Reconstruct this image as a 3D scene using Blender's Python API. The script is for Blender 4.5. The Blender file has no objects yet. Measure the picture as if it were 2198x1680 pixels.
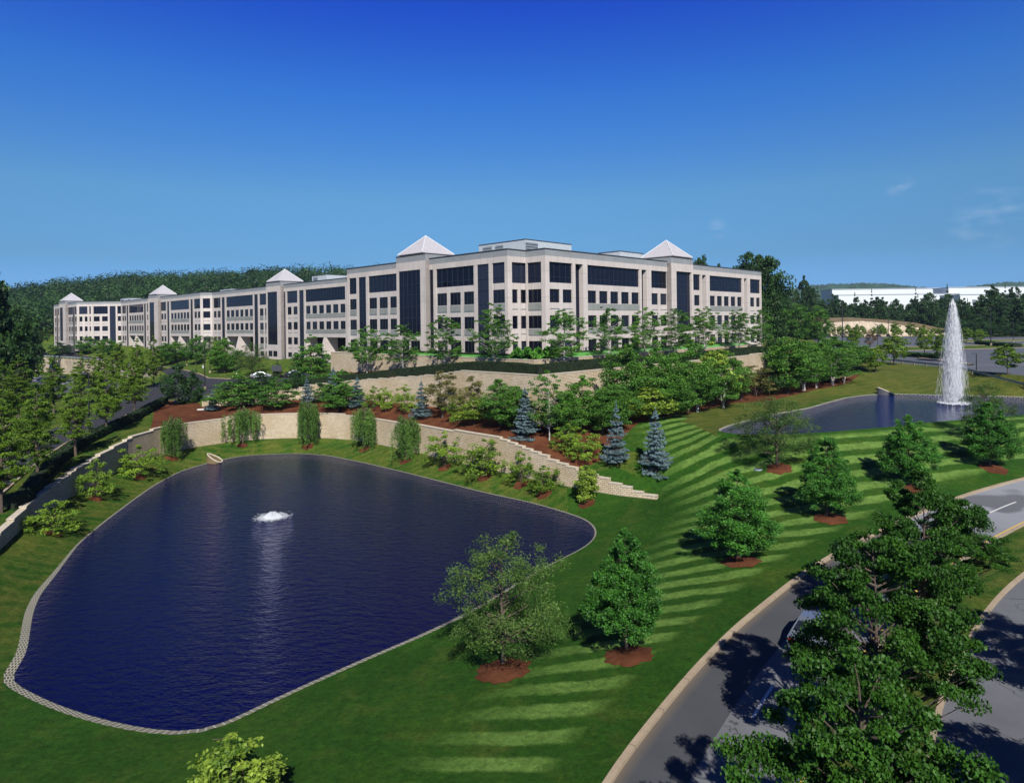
import bpy, bmesh, math, random
import numpy as np
from mathutils import Vector, Matrix
from mathutils.bvhtree import BVHTree
from mathutils.geometry import delaunay_2d_cdt

S = bpy.context.scene
C = S.collection
# ------------------------------------------------------------------ camera
F, CX, HY, RL, HC = 1426.0, 1099.0, 695.0, 0.0129, 19.5      # focal length, centre, eye line, roll, height over the pond
cam_d = bpy.data.cameras.new('camera'); cam = bpy.data.objects.new('camera', cam_d); C.objects.link(cam)
cam_d.sensor_width = 36; cam_d.lens = 36 * F / 2198; cam_d.shift_y = -(840 - HY) / 2198
cam_d.clip_start = 0.5; cam_d.clip_end = 9000
r_ = math.atan(RL); c_, s_ = math.cos(r_), math.sin(r_)
cam.matrix_world = Matrix(((c_, s_, 0, 0), (0, 0, -1, 0), (-s_, c_, 0, HC), (0, 0, 0, 1)))
S.camera = cam
# ------------------------------------------------------------------ sky, sun, exposure
SUN_EL, SUN_AZ = math.radians(41), math.atan2(0.15, -1.0)
w = bpy.data.worlds.new('World'); S.world = w; w.use_nodes = True
nt = w.node_tree; N = nt.nodes; L = nt.links
bg = N['Background']; sky = N.new('ShaderNodeTexSky'); sky.sky_type = 'NISHITA'; sky.sun_disc = False
sky.sun_elevation = SUN_EL; sky.sun_rotation = SUN_AZ % (2 * math.pi); sky.altitude = 0
sky.air_density = 1.0; sky.dust_density = 0.6; sky.ozone_density = 6.0
gm = N.new('ShaderNodeGamma'); gm.inputs[1].default_value = 1.0
hs = N.new('ShaderNodeHueSaturation'); hs.inputs['Saturation'].default_value = 1.0; hs.inputs['Hue'].default_value = 0.5
tn = N.new('ShaderNodeMixRGB'); tn.blend_type = 'MULTIPLY'; tn.inputs[0].default_value = 1; tn.inputs[2].default_value = (1, 1, 1, 1)
sxz = N.new('ShaderNodeSeparateXYZ'); tcz = N.new('ShaderNodeTexCoord'); L.new(tcz.outputs['Generated'], sxz.inputs[0])
sr = N.new('ShaderNodeValToRGB'); es = sr.color_ramp.elements                       # a polarised slide film's blue, deepening with height, darkened overhead to cut fill light
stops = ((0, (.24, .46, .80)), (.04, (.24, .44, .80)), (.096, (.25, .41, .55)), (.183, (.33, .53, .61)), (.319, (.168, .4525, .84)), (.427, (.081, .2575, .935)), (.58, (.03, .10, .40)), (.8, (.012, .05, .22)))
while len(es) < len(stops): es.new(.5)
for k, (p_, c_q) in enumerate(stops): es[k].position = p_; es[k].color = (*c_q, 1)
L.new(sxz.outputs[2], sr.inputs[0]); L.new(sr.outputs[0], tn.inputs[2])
# wisps of cloud, laid out by direction in the sky
tc = N.new('ShaderNodeTexCoord')
nz = N.new('ShaderNodeTexNoise'); nz.inputs['Scale'].default_value = 26; nz.inputs['Detail'].default_value = 7
mp = N.new('ShaderNodeMapping'); mp.inputs['Scale'].default_value = (1, 1, 2.6)
L.new(tc.outputs['Generated'], mp.inputs[0]); L.new(mp.outputs[0], nz.inputs['Vector'])
acc = None
for (u, v, rad) in ((2130, 462, .045), (2085, 490, .03), (1935, 405, .02), (1541, 492, .017)):
    a, b = u - CX, HY - v
    d = Vector((a + RL * b, F, b - RL * a)).normalized()
    vd = N.new('ShaderNodeVectorMath'); vd.operation = 'DISTANCE'; vd.inputs[1].default_value = d
    L.new(tc.outputs['Generated'], vd.inputs[0])
    mr = N.new('ShaderNodeMapRange'); mr.inputs[1].default_value = 0; mr.inputs[2].default_value = rad; mr.inputs[3].default_value = 1; mr.inputs[4].default_value = 0
    L.new(vd.outputs['Value'], mr.inputs[0])
    if acc is None: acc = mr.outputs[0]
    else:
        mx = N.new('ShaderNodeMath'); mx.operation = 'MAXIMUM'; L.new(acc, mx.inputs[0]); L.new(mr.outputs[0], mx.inputs[1]); acc = mx.outputs[0]
mr2 = N.new('ShaderNodeMapRange'); mr2.inputs[1].default_value = .46; mr2.inputs[2].default_value = .72; mr2.inputs[4].default_value = .3
L.new(nz.outputs['Fac'], mr2.inputs[0])
mm = N.new('ShaderNodeMath'); mm.operation = 'MULTIPLY'; L.new(acc, mm.inputs[0]); L.new(mr2.outputs[0], mm.inputs[1])
cl = N.new('ShaderNodeMixRGB'); cl.inputs[2].default_value = (4, 4.6, 5.4, 1)
L.new(mm.outputs[0], cl.inputs[0])
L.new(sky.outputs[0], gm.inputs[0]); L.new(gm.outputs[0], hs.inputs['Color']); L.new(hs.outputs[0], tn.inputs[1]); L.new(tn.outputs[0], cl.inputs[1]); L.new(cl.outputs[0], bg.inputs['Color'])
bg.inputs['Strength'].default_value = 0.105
sd = bpy.data.lights.new('sun', 'SUN'); so = bpy.data.objects.new('sun', sd); C.objects.link(so)
sd.energy = 5.0; sd.angle = math.radians(.5); sd.color = (1, .95, .87)
sv = Vector((math.sin(SUN_AZ) * math.cos(SUN_EL), math.cos(SUN_AZ) * math.cos(SUN_EL), math.sin(SUN_EL)))
so.rotation_euler = sv.to_track_quat('Z', 'Y').to_euler()
S.view_settings.view_transform = 'Standard'; S.view_settings.look = 'None'; S.view_settings.gamma = 1
S.view_settings.exposure = 0.62
S.cycles.max_bounces = 6; S.cycles.transparent_max_bounces = 12; S.cycles.diffuse_bounces = 3; S.cycles.glossy_bounces = 3
S.cycles.use_denoising = True

# ------------------------------------------------------------------ helpers
def tag(o, label=None, cat=None, group=None, kind=None):
    if label: o['label'] = label
    if cat: o['category'] = cat
    if group: o['group'] = group
    if kind: o['kind'] = kind
    return o
def empty(name, loc, rz=0, label=None, cat=None, group=None):
    o = bpy.data.objects.new(name, None); C.objects.link(o); o.location = loc; o.rotation_euler = (0, 0, rz)
    o.empty_display_size = .2
    return tag(o, label, cat, group)
def copy_tree(o, parent=None):
    c = o.copy(); C.objects.link(c); c.parent = parent
    for ch in o.children: copy_tree(ch, c)
    return c
def mesh_np(name, V, Fa, mat, parent=None, tint=None, smooth=False, uv=None):
    V = np.asarray(V, dtype=np.float32); Fa = np.asarray(Fa, dtype=np.int32)
    me = bpy.data.meshes.new(name); k = Fa.shape[1]
    me.vertices.add(len(V)); me.vertices.foreach_set('co', V.ravel())
    me.loops.add(Fa.size); me.loops.foreach_set('vertex_index', Fa.ravel())
    me.polygons.add(len(Fa)); me.polygons.foreach_set('loop_start', np.arange(0, Fa.size, k, dtype=np.int32))
    me.polygons.foreach_set('loop_total', np.full(len(Fa), k, dtype=np.int32))
    if smooth: me.polygons.foreach_set('use_smooth', np.ones(len(Fa), dtype=bool))
    if tint is not None:
        at = me.attributes.new('tint', 'FLOAT', 'POINT'); at.data.foreach_set('value', np.asarray(tint, dtype=np.float32))
    if uv is not None:
        l = me.uv_layers.new(name='UVMap'); l.data.foreach_set('uv', np.asarray(uv, dtype=np.float32)[Fa.ravel()].ravel())
    me.update(calc_edges=True); me.validate()
    if mat: me.materials.append(mat)
    o = bpy.data.objects.new(name, me); C.objects.link(o); o.parent = parent
    return o
class MB:
    def __init__(s): s.v = []; s.f = []; s.uv = []
    def poly(s, pts, uv=None):
        i = len(s.v); s.v += [tuple(p) for p in pts]; s.f.append(tuple(range(i, i + len(pts)))); s.uv += (uv or [(p[0], p[1]) for p in pts])
    def box(s, c, d, rz=0, taper=1.0):
        cx, cy, cz = c; hx, hy, hz = d[0] / 2, d[1] / 2, d[2] / 2; ca, sa = math.cos(rz), math.sin(rz)
        def p(x, y, z):
            if z > 0: x *= taper; y *= taper
            return (cx + x * ca - y * sa, cy + x * sa + y * ca, cz + z)
        for q, m in ((((-1, -1, -1), (-1, 1, -1), (1, 1, -1), (1, -1, -1)), 0), (((-1, -1, 1), (1, -1, 1), (1, 1, 1), (-1, 1, 1)), 0),
                     (((-1, -1, -1), (1, -1, -1), (1, -1, 1), (-1, -1, 1)), 1), (((1, 1, -1), (-1, 1, -1), (-1, 1, 1), (1, 1, 1)), 1),
                     (((1, -1, -1), (1, 1, -1), (1, 1, 1), (1, -1, 1)), 2), (((-1, 1, -1), (-1, -1, -1), (-1, -1, 1), (-1, 1, 1)), 2)):
            pts = [p(a * hx, b * hy, e * hz) for a, b, e in q]
            uv = [((a * hx, b * hy) if m == 0 else (a * hx, cz + e * hz) if m == 1 else (b * hy, cz + e * hz)) for a, b, e in q]
            s.poly(pts, uv)
    def tube(s, pts, rad, n=6, cap=True):
        pts = [Vector(p) for p in pts]; rings = []
        for i, p in enumerate(pts):
            d = (pts[min(i + 1, len(pts) - 1)] - pts[max(i - 1, 0)])
            d = d.normalized() if d.length > 1e-6 else Vector((0, 0, 1))
            a = d.cross(Vector((0.13, 0.9, 0.2))); a = a.normalized() if a.length > 1e-4 else Vector((1, 0, 0)); b = d.cross(a)
            r = rad[i] if hasattr(rad, '__len__') else rad
            i0 = len(s.v)
            for k in range(n):
                t = 2 * math.pi * k / n; s.v.append(tuple(p + (a * math.cos(t) + b * math.sin(t)) * r)); s.uv.append((k / n, i))
            rings.append(i0)
        for i in range(len(pts) - 1):
            for k in range(n):
                a0 = rings[i] + k; a1 = rings[i] + (k + 1) % n; b0 = rings[i + 1] + k; b1 = rings[i + 1] + (k + 1) % n
                s.f.append((a0, b0, b1, a1))
        if cap:
            s.f.append(tuple(rings[0] + k for k in range(n))); s.f.append(tuple(rings[-1] + k for k in reversed(range(n))))
    def build(s, name, mat, parent=None, smooth=False):
        me = bpy.data.meshes.new(name); me.from_pydata(s.v, [], s.f)
        l = me.uv_layers.new(name='UVMap')
        vi = np.zeros(len(me.loops), dtype=np.int32); me.loops.foreach_get('vertex_index', vi)
        l.data.foreach_set('uv', np.asarray(s.uv, dtype=np.float32)[vi].ravel())
        if smooth: me.polygons.foreach_set('use_smooth', np.ones(len(me.polygons), dtype=bool))
        me.materials.append(mat); me.update()
        o = bpy.data.objects.new(name, me); C.objects.link(o); o.parent = parent
        return o
def ray(u, v):
    a, b = u - CX, HY - v
    return Vector((a + RL * b, F, b - RL * a))
def P(u, v, z):
    d = ray(u, v); t = (z - HC) / d.z
    return (d.x * t, d.y * t, z)
def PY(u, v, Y):
    d = ray(u, v); t = Y / F
    return (d.x * t, Y, HC + d.z * t)

# ------------------------------------------------------------------ materials
def nodes(name):
    m = bpy.data.materials.new(name); m.use_nodes = True
    return m, m.node_tree.nodes, m.node_tree.links, m.node_tree.nodes['Principled BSDF']
def ramp(N, stops):
    r = N.new('ShaderNodeValToRGB'); e = r.color_ramp.elements
    while len(e) < len(stops): e.new(.5)
    for k, (p, c) in enumerate(stops): e[k].position = p; e[k].color = (*c, 1)
    return r
def noise(N, L, vec, scale, detail=4, rough=.6, dist=0):
    n = N.new('ShaderNodeTexNoise'); n.inputs['Scale'].default_value = scale; n.inputs['Detail'].default_value = detail
    n.inputs['Roughness'].default_value = rough; n.inputs['Distortion'].default_value = dist
    if vec is not None: L.new(vec, n.inputs['Vector'])
    return n.outputs['Fac']
def math_(N, L, op, a, b=None, c=None, clamp=False):
    m = N.new('ShaderNodeMath'); m.operation = op; m.use_clamp = clamp
    for i, x in enumerate((a, b, c)):
        if x is None: continue
        if isinstance(x, (int, float)): m.inputs[i].default_value = x
        else: L.new(x, m.inputs[i])
    return m.outputs[0]
def mixc(N, L, f, a, b, mode='MIX'):
    m = N.new('ShaderNodeMixRGB'); m.blend_type = mode
    for i, x in enumerate((f, a, b)):
        if isinstance(x, (int, float)): m.inputs[i].default_value = x
        elif isinstance(x, tuple): m.inputs[i].default_value = (*x, 1)
        else: L.new(x, m.inputs[i])
    return m.outputs[0]
def bump(N, L, b, h, strength=.3, dist=.05):
    n = N.new('ShaderNodeBump'); n.inputs['Strength'].default_value = strength; n.inputs['Distance'].default_value = dist
    L.new(h, n.inputs['Height']); L.new(n.outputs[0], b.inputs['Normal'])
def wpos(N):
    return N.new('ShaderNodeNewGeometry').outputs['Position']
def simple(name, col, rough=.6, var=.15, scale=3, metal=0, spec=.4):
    m, N, L, b = nodes(name)
    f = noise(N, L, N.new('ShaderNodeTexCoord').outputs['Object'], scale, 5)
    r = ramp(N, ((.3, tuple(x * (1 - var) for x in col)), (.7, tuple(min(1, x * (1 + var)) for x in col))))
    L.new(f, r.inputs[0]); L.new(r.outputs[0], b.inputs['Base Color'])
    b.inputs['Roughness'].default_value = rough; b.inputs['Metallic'].default_value = metal; b.inputs['Specular IOR Level'].default_value = spec
    return m
def leaf_mat(name, dark, light, trans=.3, rough=.55):
    m, N, L, b = nodes(name)
    a = N.new('ShaderNodeAttribute'); a.attribute_name = 'tint'
    oi = N.new('ShaderNodeObjectInfo')
    t = math_(N, L, 'ADD', a.outputs['Fac'], math_(N, L, 'MULTIPLY', math_(N, L, 'SUBTRACT', oi.outputs['Random'], .5), .22))
    r = ramp(N, ((.08, dark), (.92, light))); L.new(t, r.inputs[0])
    L.new(r.outputs[0], b.inputs['Base Color']); b.inputs['Roughness'].default_value = rough; b.inputs['Specular IOR Level'].default_value = .25
    tr = N.new('ShaderNodeBsdfTranslucent'); L.new(r.outputs[0], tr.inputs[0])
    ms = N.new('ShaderNodeMixShader'); ms.inputs[0].default_value = trans
    L.new(b.outputs[0], ms.inputs[1]); L.new(tr.outputs[0], ms.inputs[2]); L.new(ms.outputs[0], N['Material Output'].inputs[0])
    return m
def grass_mat(name, striped, dry_=None):
    m, N, L, b = nodes(name); p = wpos(N)
    n1 = noise(N, L, p, .12, 4); n2 = noise(N, L, p, 1.1, 6, .7); n3 = noise(N, L, p, 9, 5, .8)
    base = ramp(N, ((.3, (.012, .050, .004)), (.5, (.023, .080, .007)), (.72, (.058, .110, .012))))
    f = math_(N, L, 'ADD', math_(N, L, 'MULTIPLY', n1, .5), math_(N, L, 'ADD', math_(N, L, 'MULTIPLY', n2, .25), math_(N, L, 'MULTIPLY', n3, .25)))
    L.new(f, base.inputs[0]); col = base.outputs[0]
    dry = ramp(N, (((.52 if striped else .42), (0, 0, 0)), ((.70 if striped else .62), (1, 1, 1)))); L.new(noise(N, L, p, .35, 5, .7, .6), dry.inputs[0])
    col = mixc(N, L, math_(N, L, 'MULTIPLY', dry.outputs[0], (.25 if striped else .5)), col, (.155, .150, .030))
    sx = N.new('ShaderNodeSeparateXYZ'); L.new(p, sx.inputs[0])
    wob = math_(N, L, 'MULTIPLY', math_(N, L, 'SUBTRACT', noise(N, L, p, .055, 2), .5), 2.2)
    wob2 = math_(N, L, 'MULTIPLY', math_(N, L, 'SUBTRACT', noise(N, L, p, .7, 5, .7), .5), .7)
    if striped:
        # the mower's passes fan out slightly, following the bend of the road
        xc = math_(N, L, 'MINIMUM', sx.outputs[0], 38.0); yy = math_(N, L, 'SUBTRACT', sx.outputs[1], 37.0)
        yy = math_(N, L, 'ADD', math_(N, L, 'MAXIMUM', yy, 0.0), math_(N, L, 'MULTIPLY', math_(N, L, 'MINIMUM', yy, 0.0), 2.5))
        fan = math_(N, L, 'MULTIPLY', math_(N, L, 'MULTIPLY', math_(N, L, 'SUBTRACT', xc, 5.0), yy), .24 / 37)
        y = math_(N, L, 'SUBTRACT', math_(N, L, 'SUBTRACT', sx.outputs[1], fan), math_(N, L, 'MULTIPLY', math_(N, L, 'MAXIMUM', math_(N, L, 'SUBTRACT', sx.outputs[0], 38.0), 0.0), .22)); per = 2.1
    else:
        y = math_(N, L, 'ADD', math_(N, L, 'MULTIPLY', sx.outputs[1], .8), math_(N, L, 'MULTIPLY', sx.outputs[0], -.35)); per = 1.5
    y = math_(N, L, 'ADD', y, math_(N, L, 'ADD', wob, wob2))
    s = math_(N, L, 'SINE', math_(N, L, 'MULTIPLY', y, 2 * math.pi / per))
    st = N.new('ShaderNodeMapRange'); st.interpolation_type = 'SMOOTHSTEP'; st.inputs[1].default_value = -.55; st.inputs[2].default_value = .45; L.new(s, st.inputs[0])
    if striped:
        mk = N.new('ShaderNodeMapRange'); mk.inputs[1].default_value = -2.5; mk.inputs[2].default_value = 2.0
        start = math_(N, L, 'ADD', -4.0, math_(N, L, 'MULTIPLY', math_(N, L, 'MINIMUM', math_(N, L, 'SUBTRACT', sx.outputs[1], 25.0), 36.0), .58))
        L.new(math_(N, L, 'SUBTRACT', math_(N, L, 'ADD', sx.outputs[0], wob2), start), mk.inputs[0])
        ea = N.new('ShaderNodeAttribute'); ea.attribute_name = 'edge'; eb = N.new('ShaderNodeMapRange'); eb.inputs[1].default_value = 2.1; eb.inputs[2].default_value = 3.0
        L.new(math_(N, L, 'ADD', ea.outputs['Fac'], math_(N, L, 'MULTIPLY', wob2, .6)), eb.inputs[0])
        amp = math_(N, L, 'MULTIPLY', math_(N, L, 'MULTIPLY', mk.outputs[0], eb.outputs[0]), math_(N, L, 'ADD', .75, math_(N, L, 'MULTIPLY', n1, .5)))
        sc = math_(N, L, 'MULTIPLY', st.outputs[0], amp)
        br = ramp(N, ((.3, (.5, .5, .5)), (.6, (1, 1, 1)))); L.new(noise(N, L, p, .8, 5, .75), br.inputs[0])
        sc = math_(N, L, 'MULTIPLY', sc, br.outputs[0])
        col = mixc(N, L, math_(N, L, 'MULTIPLY', sc, 1.0, clamp=True), col, (.138, .248, .052))
    else:
        col = mixc(N, L, math_(N, L, 'MULTIPLY', math_(N, L, 'MULTIPLY', st.outputs[0], n2), .42), col, (.15, .16, .035))
    fine = noise(N, L, p, 30, 3, .8)
    col = mixc(N, L, .5, col, mixc(N, L, fine, (.25, .25, .25), (1.6, 1.6, 1.5)), 'MULTIPLY')
    tuft = noise(N, L, p, 2.6, 8, .9); tr_ = ramp(N, ((.34, (.38, .42, .36)), (.66, (1.65, 1.6, 1.6)))); L.new(tuft, tr_.inputs[0]); col = mixc(N, L, 1, col, tr_.outputs[0], 'MULTIPLY')
    if dry_ is not None: col = mixc(N, L, math_(N, L, 'MULTIPLY', n2, dry_), col, (.135, .105, .030))
    L.new(col, b.inputs['Base Color']); b.inputs['Roughness'].default_value = .9; b.inputs['Specular IOR Level'].default_value = .1
    bump(N, L, b, math_(N, L, 'ADD', n3, math_(N, L, 'ADD', tuft, fine)), .8, .14)
    return m
def mulch_mat(name='mulch'):
    m, N, L, b = nodes(name); p = wpos(N)
    r = ramp(N, ((.3, (.022, .007, .003)), (.5, (.080, .028, .013)), (.75, (.19, .076, .034))))
    f = math_(N, L, 'ADD', math_(N, L, 'MULTIPLY', noise(N, L, p, .5, 3), .4), math_(N, L, 'MULTIPLY', noise(N, L, p, 14, 6, .9), .6))
    L.new(f, r.inputs[0]); L.new(r.outputs[0], b.inputs['Base Color']); b.inputs['Roughness'].default_value = .95; b.inputs['Specular IOR Level'].default_value = .1
    bump(N, L, b, f, .9, .1); return m
def block_mat(name, c1, c2, mortar, bw=.46, bh=.205, bs=1.0):
    m, N, L, b = nodes(name); uv = N.new('ShaderNodeUVMap').outputs[0]
    br = N.new('ShaderNodeTexBrick'); L.new(uv, br.inputs['Vector']); br.inputs['Scale'].default_value = 1
    br.inputs['Color1'].default_value = (*c1, 1); br.inputs['Color2'].default_value = (*c2, 1); br.inputs['Mortar'].default_value = (*mortar, 1)
    br.inputs['Mortar Size'].default_value = .026; br.inputs['Brick Width'].default_value = bw; br.inputs['Row Height'].default_value = bh; br.inputs['Mortar Smooth'].default_value = .3
    p = wpos(N); n1 = noise(N, L, p, .25, 4); n2 = noise(N, L, p, 3, 6, .75)
    st = ramp(N, ((.42, (1.06, 1.04, 1.02)), (.68, (.93, .86, .74)))); L.new(n1, st.inputs[0])
    col = mixc(N, L, 1, br.outputs[0], st.outputs[0], 'MULTIPLY')
    v = ramp(N, ((.25, (.72, .72, .72)), (.75, (1.15, 1.15, 1.15)))); L.new(n2, v.inputs[0])
    col = mixc(N, L, 1, col, v.outputs[0], 'MULTIPLY')
    L.new(col, b.inputs['Base Color']); b.inputs['Roughness'].default_value = .92; b.inputs['Specular IOR Level'].default_value = .15
    h = math_(N, L, 'ADD', math_(N, L, 'MULTIPLY', br.outputs['Fac'], -1), math_(N, L, 'MULTIPLY', n2, .6))
    bump(N, L, b, h, bs, .06); return m
def asphalt_mat(name, c, seam=False):
    m, N, L, b = nodes(name); p = wpos(N)
    n1 = noise(N, L, p, .3, 4); n2 = noise(N, L, p, 22, 4, .9)
    lo, hi = tuple(x * .72 for x in c), tuple(x * 1.3 for x in c)
    r = ramp(N, ((.3, lo), (.7, hi))); L.new(math_(N, L, 'ADD', math_(N, L, 'MULTIPLY', n1, .45), math_(N, L, 'MULTIPLY', n2, .55)), r.inputs[0]); col = r.outputs[0]
    # cracks and tar
    v = N.new('ShaderNodeTexNoise'); v.inputs['Scale'].default_value = .22; v.inputs['Detail'].default_value = 5; L.new(p, v.inputs['Vector'])
    cr = math_(N, L, 'LESS_THAN', math_(N, L, 'ABSOLUTE', math_(N, L, 'SUBTRACT', v.outputs['Fac'], .5)), .0035)
    col = mixc(N, L, math_(N, L, 'MULTIPLY', cr, .55), col, (.012, .012, .013))
    if seam:
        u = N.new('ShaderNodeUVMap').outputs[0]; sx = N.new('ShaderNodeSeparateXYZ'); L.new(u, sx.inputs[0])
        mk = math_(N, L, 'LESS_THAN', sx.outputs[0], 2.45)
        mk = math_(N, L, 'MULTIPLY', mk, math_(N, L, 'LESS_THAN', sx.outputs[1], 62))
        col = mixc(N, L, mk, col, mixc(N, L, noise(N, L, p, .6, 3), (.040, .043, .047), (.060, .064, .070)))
        dirt = N.new('ShaderNodeMapRange'); dirt.inputs[1].default_value = .55; dirt.inputs[2].default_value = .0; L.new(sx.outputs[0], dirt.inputs[0])
        col = mixc(N, L, math_(N, L, 'MULTIPLY', dirt.outputs[0], .5), col, (.16, .12, .075))
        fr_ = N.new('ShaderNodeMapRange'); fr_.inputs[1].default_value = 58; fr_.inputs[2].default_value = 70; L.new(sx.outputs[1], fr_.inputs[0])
        col = mixc(N, L, fr_.outputs[0], col, mixc(N, L, math_(N, L, 'ADD', math_(N, L, 'MULTIPLY', n1, .5), math_(N, L, 'MULTIPLY', n2, .5)), (.14, .15, .17), (.25, .26, .28)))  # far stretch paler: its sunlit brightness put into the asphalt colour
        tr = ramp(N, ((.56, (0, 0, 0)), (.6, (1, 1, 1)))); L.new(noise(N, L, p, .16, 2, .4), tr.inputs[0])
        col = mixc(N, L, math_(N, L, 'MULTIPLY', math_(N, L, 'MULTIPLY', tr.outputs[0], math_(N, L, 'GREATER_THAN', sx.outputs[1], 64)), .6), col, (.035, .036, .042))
    L.new(col, b.inputs['Base Color']); b.inputs['Roughness'].default_value = .85; b.inputs['Specular IOR Level'].default_value = .25
    bump(N, L, b, n2, .3, .02); return m
def water_mat(name, base, bd=.12, sp=.17):
    m, N, L, b = nodes(name); p = wpos(N)
    mp = N.new('ShaderNodeMapping'); mp.inputs['Scale'].default_value = (.8, 1.4, 1); mp.inputs['Rotation'].default_value = (0, 0, .22); L.new(p, mp.inputs[0])
    a = noise(N, L, mp.outputs[0], 1.25, 3, .55, .3); c = noise(N, L, mp.outputs[0], 4.2, 3, .6, .2)
    b.inputs['Base Color'].default_value = (*base, 1); b.inputs['Roughness'].default_value = .04; b.inputs['IOR'].default_value = 1.33
    b.inputs['Specular IOR Level'].default_value = sp; b.inputs['Specular Tint'].default_value = (.85, .55, 1, 1)
    bump(N, L, b, math_(N, L, 'ADD', a, math_(N, L, 'MULTIPLY', c, .5)), 1.0, bd); return m
def concrete_panel(name, c1, joint=.6, speck=.25, pw=1.5, ph=4.05, off=0):
    m, N, L, b = nodes(name); uv = N.new('ShaderNodeUVMap').outputs[0]; p = wpos(N)
    n1 = noise(N, L, p, .35, 4); n2 = noise(N, L, p, 6, 6, .85)
    r = ramp(N, ((.2, tuple(x * (1 - speck) for x in c1)), (.8, tuple(x * (1 + speck) for x in c1))))
    L.new(math_(N, L, 'ADD', math_(N, L, 'MULTIPLY', n1, .4), math_(N, L, 'MULTIPLY', n2, .6)), r.inputs[0])
    br = N.new('ShaderNodeTexBrick'); br.offset = 0; L.new(uv, br.inputs['Vector']); br.inputs['Scale'].default_value = 1
    br.inputs['Color1'].default_value = (1, 1, 1, 1); br.inputs['Color2'].default_value = (.93, .93, .94, 1); br.inputs['Mortar'].default_value = (joint, joint * .93, joint * .85, 1)
    br.inputs['Mortar Size'].default_value = .025; br.inputs['Brick Width'].default_value = pw; br.inputs['Row Height'].default_value = ph; br.inputs['Mortar Smooth'].default_value = .1
    L.new(mixc(N, L, 1, r.outputs[0], br.outputs[0], 'MULTIPLY'), b.inputs['Base Color'])
    b.inputs['Roughness'].default_value = .85; b.inputs['Specular IOR Level'].default_value = .2
    bump(N, L, b, n2, .15, .02); return m
def glass_mat(name, c=(.003, .004, .008), rough=.05):
    m, N, L, b = nodes(name); p = wpos(N)
    oi = N.new('ShaderNodeObjectInfo')
    r = ramp(N, ((.0, c), (.6, tuple(x * 2.0 for x in c)), (.95, (c[0] * 3 + .008, c[1] * 3 + .010, c[2] * 3 + .01)))); L.new(oi.outputs['Random'], r.inputs[0])
    L.new(r.outputs[0], b.inputs['Base Color']); b.inputs['Roughness'].default_value = rough; b.inputs['Specular IOR Level'].default_value = .2
    bump(N, L, b, noise(N, L, p, .5, 2), .04, .1); return m
M = {}
M['lawn'] = grass_mat('mown_grass', True); M['bank'] = grass_mat('bank_grass', False); M['drybank'] = grass_mat('dry_bank_grass', False, .55); M['mulch'] = mulch_mat()
M['block'] = block_mat('retaining_block', (.53, .46, .345), (.46, .395, .29), (.25, .20, .14))
M['cap'] = simple('cap_stone', (0.395, 0.350, 0.274), .9, .2, 4)
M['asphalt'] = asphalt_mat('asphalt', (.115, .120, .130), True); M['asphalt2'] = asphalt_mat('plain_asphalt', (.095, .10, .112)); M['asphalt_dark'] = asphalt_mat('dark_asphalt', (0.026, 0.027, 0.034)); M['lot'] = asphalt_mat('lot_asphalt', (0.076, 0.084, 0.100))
M['kerb_plain'] = simple('kerb_concrete', (0.281, 0.226, 0.164), .9, .3, 2.5)
m, N, L, b = nodes('kerb_concrete'); sx_ = N.new('ShaderNodeSeparateXYZ'); L.new(N.new('ShaderNodeUVMap').outputs[0], sx_.inputs[0])
jt = math_(N, L, 'LESS_THAN', math_(N, L, 'FRACT', math_(N, L, 'MULTIPLY', sx_.outputs[0], 1 / 3.0)), .012); kr_ = ramp(N, ((.3, (.20, .155, .11)), (.55, (.29, .235, .165)), (.75, (.36, .31, .24))))
L.new(math_(N, L, 'ADD', math_(N, L, 'MULTIPLY', noise(N, L, wpos(N), .7, 5, .8), .6), math_(N, L, 'MULTIPLY', noise(N, L, wpos(N), 9, 5, .8), .4)), kr_.inputs[0])
L.new(mixc(N, L, math_(N, L, 'MULTIPLY', jt, .75), kr_.outputs[0], (.03, .025, .02)), b.inputs['Base Color']); b.inputs['Roughness'].default_value = .9; b.inputs['Specular IOR Level'].default_value = .15; M['kerb'] = m
M['paint'] = simple('road_paint', (0.496, 0.496, 0.480), .7, .2, 8); M['yellow'] = simple('yellow_paint', (0.480, 0.320, 0.056), .7, .2, 8)
M['water'] = water_mat('pond_water', (.0011, .0012, .031), .15, .34); M['water2'] = water_mat('upper_pond_water', (.002, .0055, .048), .24, .26)  # blue of the reflected sky is put into both body colours
M['conc'] = concrete_panel('precast_concrete', (.445, .402, .372)); M['parapet'] = concrete_panel('grey_granite', (0.216, 0.230, 0.238), .75, .3, 3, 1.0)
M['spandrel'] = concrete_panel('grey_spandrel', (0.200, 0.212, 0.200), .8, .35, 1.5, 10)
M['glass'] = glass_mat('dark_glass'); M['glass_blue'] = glass_mat('blue_glass', (.003, .004, .010), .03)
M['frame'] = simple('window_frame', (.022, .026, .036), .4, .1); M['coping'] = simple('dark_coping', (.035, .038, .045), .5)
M['pyramid'] = concrete_panel('pyramid_panels', (0.344, 0.336, 0.360), .8, .12, .9, .6); M['roof'] = simple('roof_membrane', (0.240, 0.240, 0.240), .9)
M['metal'] = simple('plant_room_panels', (0.336, 0.376, 0.400), .6, .12); M['louvre'] = simple('louvre', (0.128, 0.152, 0.168), .5)
M['bark'] = simple('bark', (.075, .055, .042), .95, .35, 9); M['bark_pale'] = simple('pale_bark', (.34, .32, .29), .9, .35, 12)
M['black'] = simple('black_metal', (.012, .012, .014), .45); M['steel'] = simple('galvanised_steel', (.30, .36, .40), .5, .2, 4, .3)
M['white'] = simple('white_cladding', (0.496, 0.528, 0.544), .7, .08); M['rock'] = simple('white_rock', (0.440, 0.424, 0.400), .9, .3, 3)
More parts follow.
